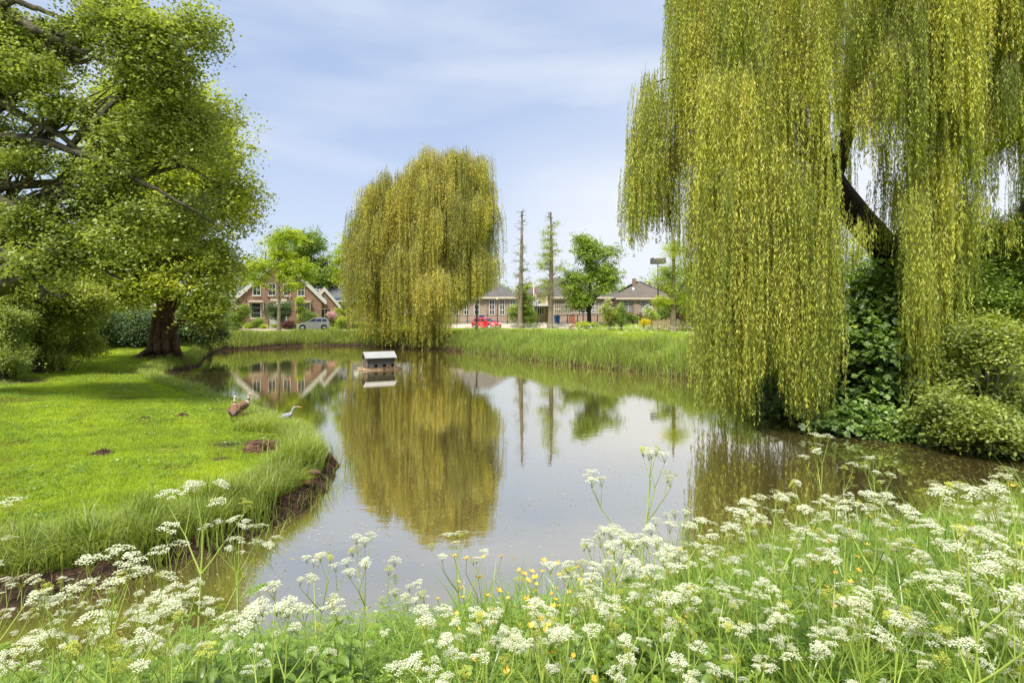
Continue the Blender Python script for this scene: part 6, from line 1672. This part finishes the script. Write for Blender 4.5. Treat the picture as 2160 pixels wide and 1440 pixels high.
def parsley(seed, H=1.0, tag_=None):
    r = np.random.default_rng(seed)
    T = bpy.data.objects.new('cow_parsley', None); C.objects.link(T)
    st = []; heads = []
    lean = r.normal(0, .08, 2)
    def stem_at(t_): return np.array([lean[0] * t_ ** 1.5, lean[1] * t_ ** 1.5, H * t_])
    st.append((np.array([stem_at(t_) for t_ in np.linspace(-.03, .93, 8)]), np.linspace(.0062, .0024, 8)))
    def head(p, d, l, rr2=.0018):
        e_ = p + d * l; mid = p + d * l * .5 + np.array([0, 0, -.02 * l])
        st.append((np.array([p, mid, e_]), np.array([rr2, rr2 * .8, rr2 * .6])))
        heads.append((e_, r.uniform(.019, .035)))
    def spray(p, d, l, n_):
        e_ = p + d * l
        st.append((np.array([p, p + d * l * .5 + np.array([0, 0, -.03 * l]), e_]), np.array([.0034, .0027, .0022])))
        a0 = r.uniform(0, 6)
        for k in range(n_):
            a = a0 + k * 2 * PI / n_ + r.normal(0, .3)
            dd = d * .8 + np.array([math.cos(a) * .55, math.sin(a) * .55, .75]); dd /= np.linalg.norm(dd)
            head(e_, dd, r.uniform(.06, .15))
    spray(stem_at(.86), np.array([lean[0] * .5, lean[1] * .5, 1.0]) / math.hypot(1, .1), H * .08, 3)
    a = r.uniform(0, 6)
    for t_, l, n_ in ((.76, .18, 2), (.6, .26, 3), (.42, .32, 2)):
        for _ in range(1 if t_ < .7 else 2):
            a += 2.4 + r.normal(0, .3)
            d = np.array([math.cos(a) * .6, math.sin(a) * .6, .8]); d /= np.linalg.norm(d)
            spray(stem_at(t_), d, H * l * r.uniform(.8, 1.2), n_)
    V_, F_ = tubes(st, 5)
    b = mesh_np('stalk', V_, F_, LM['stalk'], T, np.full(len(F_), .5) + r.normal(0, .15, len(F_)), smooth=True)
    # fern-like leaves
    cs, ds, ns, Ls = [], [], [], []; st2 = []
    for t_ in (.08, .12, .2, .3, .45, .6):
        a = r.uniform(0, 6); l = (.30 if t_ < .25 else .17) * r.uniform(.8, 1.2) * H
        p = stem_at(t_); d = np.array([math.cos(a), math.sin(a), .75]); d /= np.linalg.norm(d)
        side = np.array([-math.sin(a), math.cos(a), 0])
        q = np.linspace(0, 1, 10)
        mid = p + d * l * q[:, None] + np.array([0, 0, -1]) * (q[:, None] ** 2) * l * .35
        st2.append((mid, np.linspace(.002, .0007, 10)))
        for j in range(3, 10):
            w = l * .42 * (1.1 - q[j])
            for s_ in (-1, 1):
                npin = 7
                for u in range(npin):
                    uu = (u + .5) / npin
                    c = mid[j] + side * s_ * w * uu + d * w * uu * .35 - np.array([0, 0, .2 * w * uu])
                    for s2 in (-1, 1):
                        cs.append(c + d * s2 * .006 * (1.2 - uu)); ds.append(d * s2 * .8 + side * s_ * .7 + r.normal(0, .15, 3)); ns.append([0, 0, 1] + r.normal(0, .2, 3)); Ls.append(.020 * (1.25 - uu) * l / .25 + .004)
    Ls = np.array(Ls)
    V1, F1 = leaf_quads(np.array(cs), np.array(ds), np.array(ns), Ls, Ls * .4)
    mesh_np('leaves', V1, F1, LM['fore'], T, .6 + r.normal(0, .14, len(F1)))
    for i, (e_, R_) in enumerate(heads):
        green = r.random() < .2
        V_, F_, v, s3 = umbel(r, R_, 8 if R_ < .045 else 11, 11)
        tilt = Matrix.Rotation(r.normal(0, .2), 3, 'X') @ Matrix.Rotation(r.normal(0, .2), 3, 'Y')
        Rm = np.array(tilt)
        V_ = V_ @ Rm.T + e_
        if green: V_ = (V_ - e_) * [.7, .7, 1] + e_
        hd_ = mesh_np('flower_head', V_, F_, LM['bud'] if green else LM['floret'], T, v)
        V_, F_ = tubes([(p @ Rm.T + e_, q) for p, q in s3], 3)
        mesh_np('rays', V_, F_, LM['bud'], hd_, r.random(len(F_)) * .5)
    return T
protos = [parsley(400 + i, H_) for i, H_ in enumerate((1.0, .9, 1.05, .8, .95, 1.1))]
index_kids()
used = set()
placed = []
def place_parsley(i, x, y, z, s_, rot, label, group):
    if i in used: T = copy_tree(protos[i])
    else: T = protos[i]; used.add(i)
    T.location = (x, y, z - .01); T.rotation_euler = (0, 0, rot); T.scale = (s_,) * 3
    T['label'] = label; T['category'] = 'cow parsley'
    if group: T['group'] = group
    placed.append((x, y))
protoH = (1.0, .9, 1.05, .8, .95, 1.1)
def solve(ppx, ppy, H, ymax=9):
    """distance at which a plant of height H on the bank reaches that height in the view"""
    best = None
    for Y in np.arange(1.7, ymax, .1):
        X = px2x(ppx, Y)
        if float(sdist(np.array([X]), np.array([Y]))[0]) < .05: break
        zb = gz(X, Y)
        if py2z(ppy, Y) - zb <= H: return X, Y, zb, py2z(ppy, Y) - zb
        best = (X, Y, zb, py2z(ppy, Y) - zb)
    return best
rp = random.Random(12)
heroes = [(1335, 1000, 1.2, 'tallest cow parsley standing against the pale water right of centre'), (1725, 968, 1.1, 'tall cow parsley rising highest against the dark water under the willow'),
          (1870, 1000, 1.0, 'cow parsley with dense white heads just right of the tallest one at the dark water'), (410, 1108, 1.05, 'slender cow parsley with forked stem leaning over the inlet by the lawn bank'),
          (500, 1120, .95, 'cow parsley with budding green umbels over the dark inlet water'), (20, 1098, 1.2, 'cow parsley cut by the left edge, highest on that side'),
          (640, 1190, .85, 'cow parsley in front of the reeds reflection, left of the lower middle'), (765, 1195, .85, 'spreading cow parsley standing before open water in the lower middle, left one'),
          (985, 1168, .85, 'single upright cow parsley with buttercups at its foot in the lower middle'), (860, 1275, .65, 'short cow parsley between the two taller ones in the lower middle')]
for i, (a, b_, H, lab) in enumerate(heroes):
    q = solve(a, b_, H)
    if q: place_parsley(i % 6, q[0], q[1], q[2], q[3] / protoH[i % 6] * 1.02, rp.uniform(0, 6), lab, None)
def sil(p_):
    return np.interp(p_, [-60, 60, 130, 250, 350, 430, 560, 620, 760, 850, 1000, 1120, 1200, 1270, 1400, 1500, 1560, 1700, 1800, 1900, 2000, 2100, 2200],
                     [1250, 1220, 1250, 1290, 1270, 1290, 1330, 1340, 1340, 1370, 1350, 1370, 1280, 1150, 1130, 1120, 1085, 1070, 1060, 1090, 1060, 1080, 1060])
cnt = 0; tries = 0
while cnt < 100 and tries < 4000:
    tries += 1
    u = rp.random()
    ppx = rp.uniform(1200, 2230) if u < .64 else (rp.uniform(-60, 560) if u < .92 else rp.uniform(560, 1200))
    lo = sil(ppx); ppy = lo + (1400 - lo) * rp.random() ** 1.7
    H = rp.uniform(.62, 1.1)
    q = solve(ppx, ppy, H)
    if not q or q[3] < .35 or q[3] > 1.35: continue
    if any((q[0] - a) ** 2 + (q[1] - b_) ** 2 < .012 for a, b_ in placed): continue
    i = rp.randrange(6)
    if q[0] > 0.3: lab, grp = 'cow parsley with white umbels crowding the right part of the near bank', 'cow parsley crowding the right of the near bank'
    elif q[0] < -1.1: lab, grp = 'cow parsley with white umbels in the lower left of the near bank', 'cow parsley in the lower left of the near bank'
    else: lab, grp = 'scattered low cow parsley along the middle of the near bank', 'cow parsley along the middle of the near bank'
    place_parsley(i, q[0], q[1], q[2], q[3] / protoH[i], rp.uniform(0, 6), lab, grp)
    cnt += 1
print('parsley', cnt, tries)

# nettles
def nettle(seed, H=.55):
    r = np.random.default_rng(seed)
    T = bpy.data.objects.new('nettle', None); C.objects.link(T)
    le = r.normal(0, .06, 2)
    q = np.linspace(-.03, 1, 8); pts = np.stack([le[0] * q ** 2, le[1] * q ** 2, H * q], 1)
    V_, F_ = tubes([(pts, np.linspace(.004, .0015, 8))], 5); mesh_np('stalk', V_, F_, LM['nettle'], T, np.full(len(F_), .3))
    Vs, vs = [], []
    for k in range(11):
        t_ = .12 + .88 * k / 10.5; p = np.array([le[0] * t_ ** 2, le[1] * t_ ** 2, H * t_]); a0 = (k % 2) * PI / 2 + r.normal(0, .2)
        L = .095 * (1 - .62 * max(0, t_ - .35) / .65) * r.uniform(.85, 1.15)
        for s_ in (0, PI):
            a = a0 + s_; d = np.array([math.cos(a), math.sin(a), 0]); sd_2 = np.array([-d[1], d[0], 0])
            ns_ = 6
            for u in range(ns_):       # blade folded at the midrib, toothed edge
                for sg in (-1, 1):
                    def pt(uu, w): 
                        ww = L * .30 * math.sin(PI * min(1, uu * .92 + .1)) ** .8 * w
                        return p + d * (.015 + L * uu) + sd_2 * sg * ww + np.array([0, 0, .25 * ww + .05 * L * math.sin(uu * 2) - .35 * L * uu ** 2 + .02])
                    u0, u1 = u / ns_, (u + 1) / ns_
                    Vs.append([pt(u0, 0), pt(u0, 1), pt(u1, .86), pt(u1, 0)]); vs.append(.42 + .2 * (t_ > .85) + (0.03 if sg > 0 else -.03))
    V_ = np.array(Vs).reshape(-1, 3); mesh_np('leaves', V_, np.arange(len(V_)).reshape(-1, 4), LM['nettle'], T, np.array(vs) + r.normal(0, .04, len(vs)))
    return T
nets = [nettle(500 + i, h) for i, h in enumerate((.5, .6, .42))]
index_kids(); used_n = set()
cnt = 0; tries = 0
clusters = [(420, 1290), (560, 1340), (1030, 1380), (1250, 1320), (1400, 1290), (1750, 1300), (1950, 1250), (2080, 1180), (2120, 1250), (1500, 1380), (700, 1360), (2000, 1390), (250, 1390)]
while cnt < 130 and tries < 3000:
    tries += 1
    a, b_ = clusters[rp.randrange(len(clusters))]
    q = solve(a + rp.gauss(0, 60), b_ + rp.gauss(0, 30), rp.uniform(.38, .62))
    if not q or q[3] < .25 or q[3] > .8: continue
    i = rp.randrange(3); 
    if i in used_n: T = copy_tree(nets[i])
    else: T = nets[i]; used_n.add(i)
    T.location = (q[0], q[1], q[2] - .01); T.rotation_euler = (rp.gauss(0, .08), rp.gauss(0, .08), rp.uniform(0, 6)); T.scale = (q[3] / (.5, .6, .42)[i],) * 3
    T['label'] = 'stinging nettle with toothed leaves among the near bank grass'; T['category'] = 'nettle'; T['group'] = 'stinging nettles on the near bank'
    cnt += 1
print('nettles', cnt)

# buttercups
def buttercup(seed, H=.5):
    r = np.random.default_rng(seed)
    T = bpy.data.objects.new('buttercup', None); C.objects.link(T)
    st, fl = [], []
    st.append((wig([0, 0, -.02], [r.normal(0, .04), r.normal(0, .04), H], 6, .02, r), np.linspace(.0022, .0012, 6))); fl.append(st[0][0][-1])
    for _ in range(3):
        k = r.integers(2, 5); p = st[0][0][k]; e_ = p + [r.normal(0, .09), r.normal(0, .09), r.uniform(.12, .26)]
        st.append((wig(p, e_, 4, .015, r), np.linspace(.0015, .0010, 4))); fl.append(e_)
    V_, F_ = tubes(st, 4); mesh_np('stalk', V_, F_, LM['stalk'], T, np.full(len(F_), .4))
    for f in fl:
        n_ = np.array([r.normal(0, .35), r.normal(-.35, .3), 1.0]); n_ /= np.linalg.norm(n_)
        x_ = np.cross(n_, [0, 1, .1]); x_ /= np.linalg.norm(x_); y_ = np.cross(n_, x_)
        Vs = []
        for k in range(5):
            a = k * 2 * PI / 5; d = x_ * math.cos(a) + y_ * math.sin(a); s_ = -x_ * math.sin(a) + y_ * math.cos(a)
            Vs += [f, f + d * .006 + s_ * .005 + n_ * .002, f + d * .0108 + n_ * .0065, f + d * .006 - s_ * .005 + n_ * .002]
        mesh_np('flower', np.array(Vs), np.arange(20).reshape(-1, 4), LM['butter'], T, r.random(5))
    return T
bcs = [buttercup(600 + i, h) for i, h in enumerate((.5, .62, .55))]
index_kids(); used_b = set(); cnt = 0; tries = 0
while cnt < 30 and tries < 2000:
    tries += 1
    u = rp.random()
    a, b_ = (rp.uniform(940, 1190), rp.uniform(1205, 1330)) if u < .6 else ((rp.uniform(1240, 1460), rp.uniform(1190, 1270)) if u < .75 else ((rp.uniform(1740, 1830), rp.uniform(1170, 1270)) if u < .87 else (rp.uniform(2060, 2160), rp.uniform(1050, 1150))))
    q = solve(a, b_, rp.uniform(.55, .85))
    if not q or q[3] < .25 or q[3] > 1.1: continue
    i = rp.randrange(3)
    if i in used_b: T = copy_tree(bcs[i])
    else: T = bcs[i]; used_b.add(i)
    T.location = (q[0], q[1], q[2] - .01); T.rotation_euler = (0, 0, rp.uniform(0, 6)); T.scale = (q[3] / (.5, .62, .55)[i],) * 3
    T['label'] = 'yellow buttercup on a thin stalk among the near bank grass'; T['category'] = 'buttercup'; T['group'] = 'buttercups on the near bank'
    cnt += 1
for lst, us in ((protos, used), (nets, used_n), (bcs, used_b)):
    for i, T in enumerate(lst):
        if i not in us:
            for ch in list(T.children_recursive): bpy.data.objects.remove(ch)
            bpy.data.objects.remove(T)
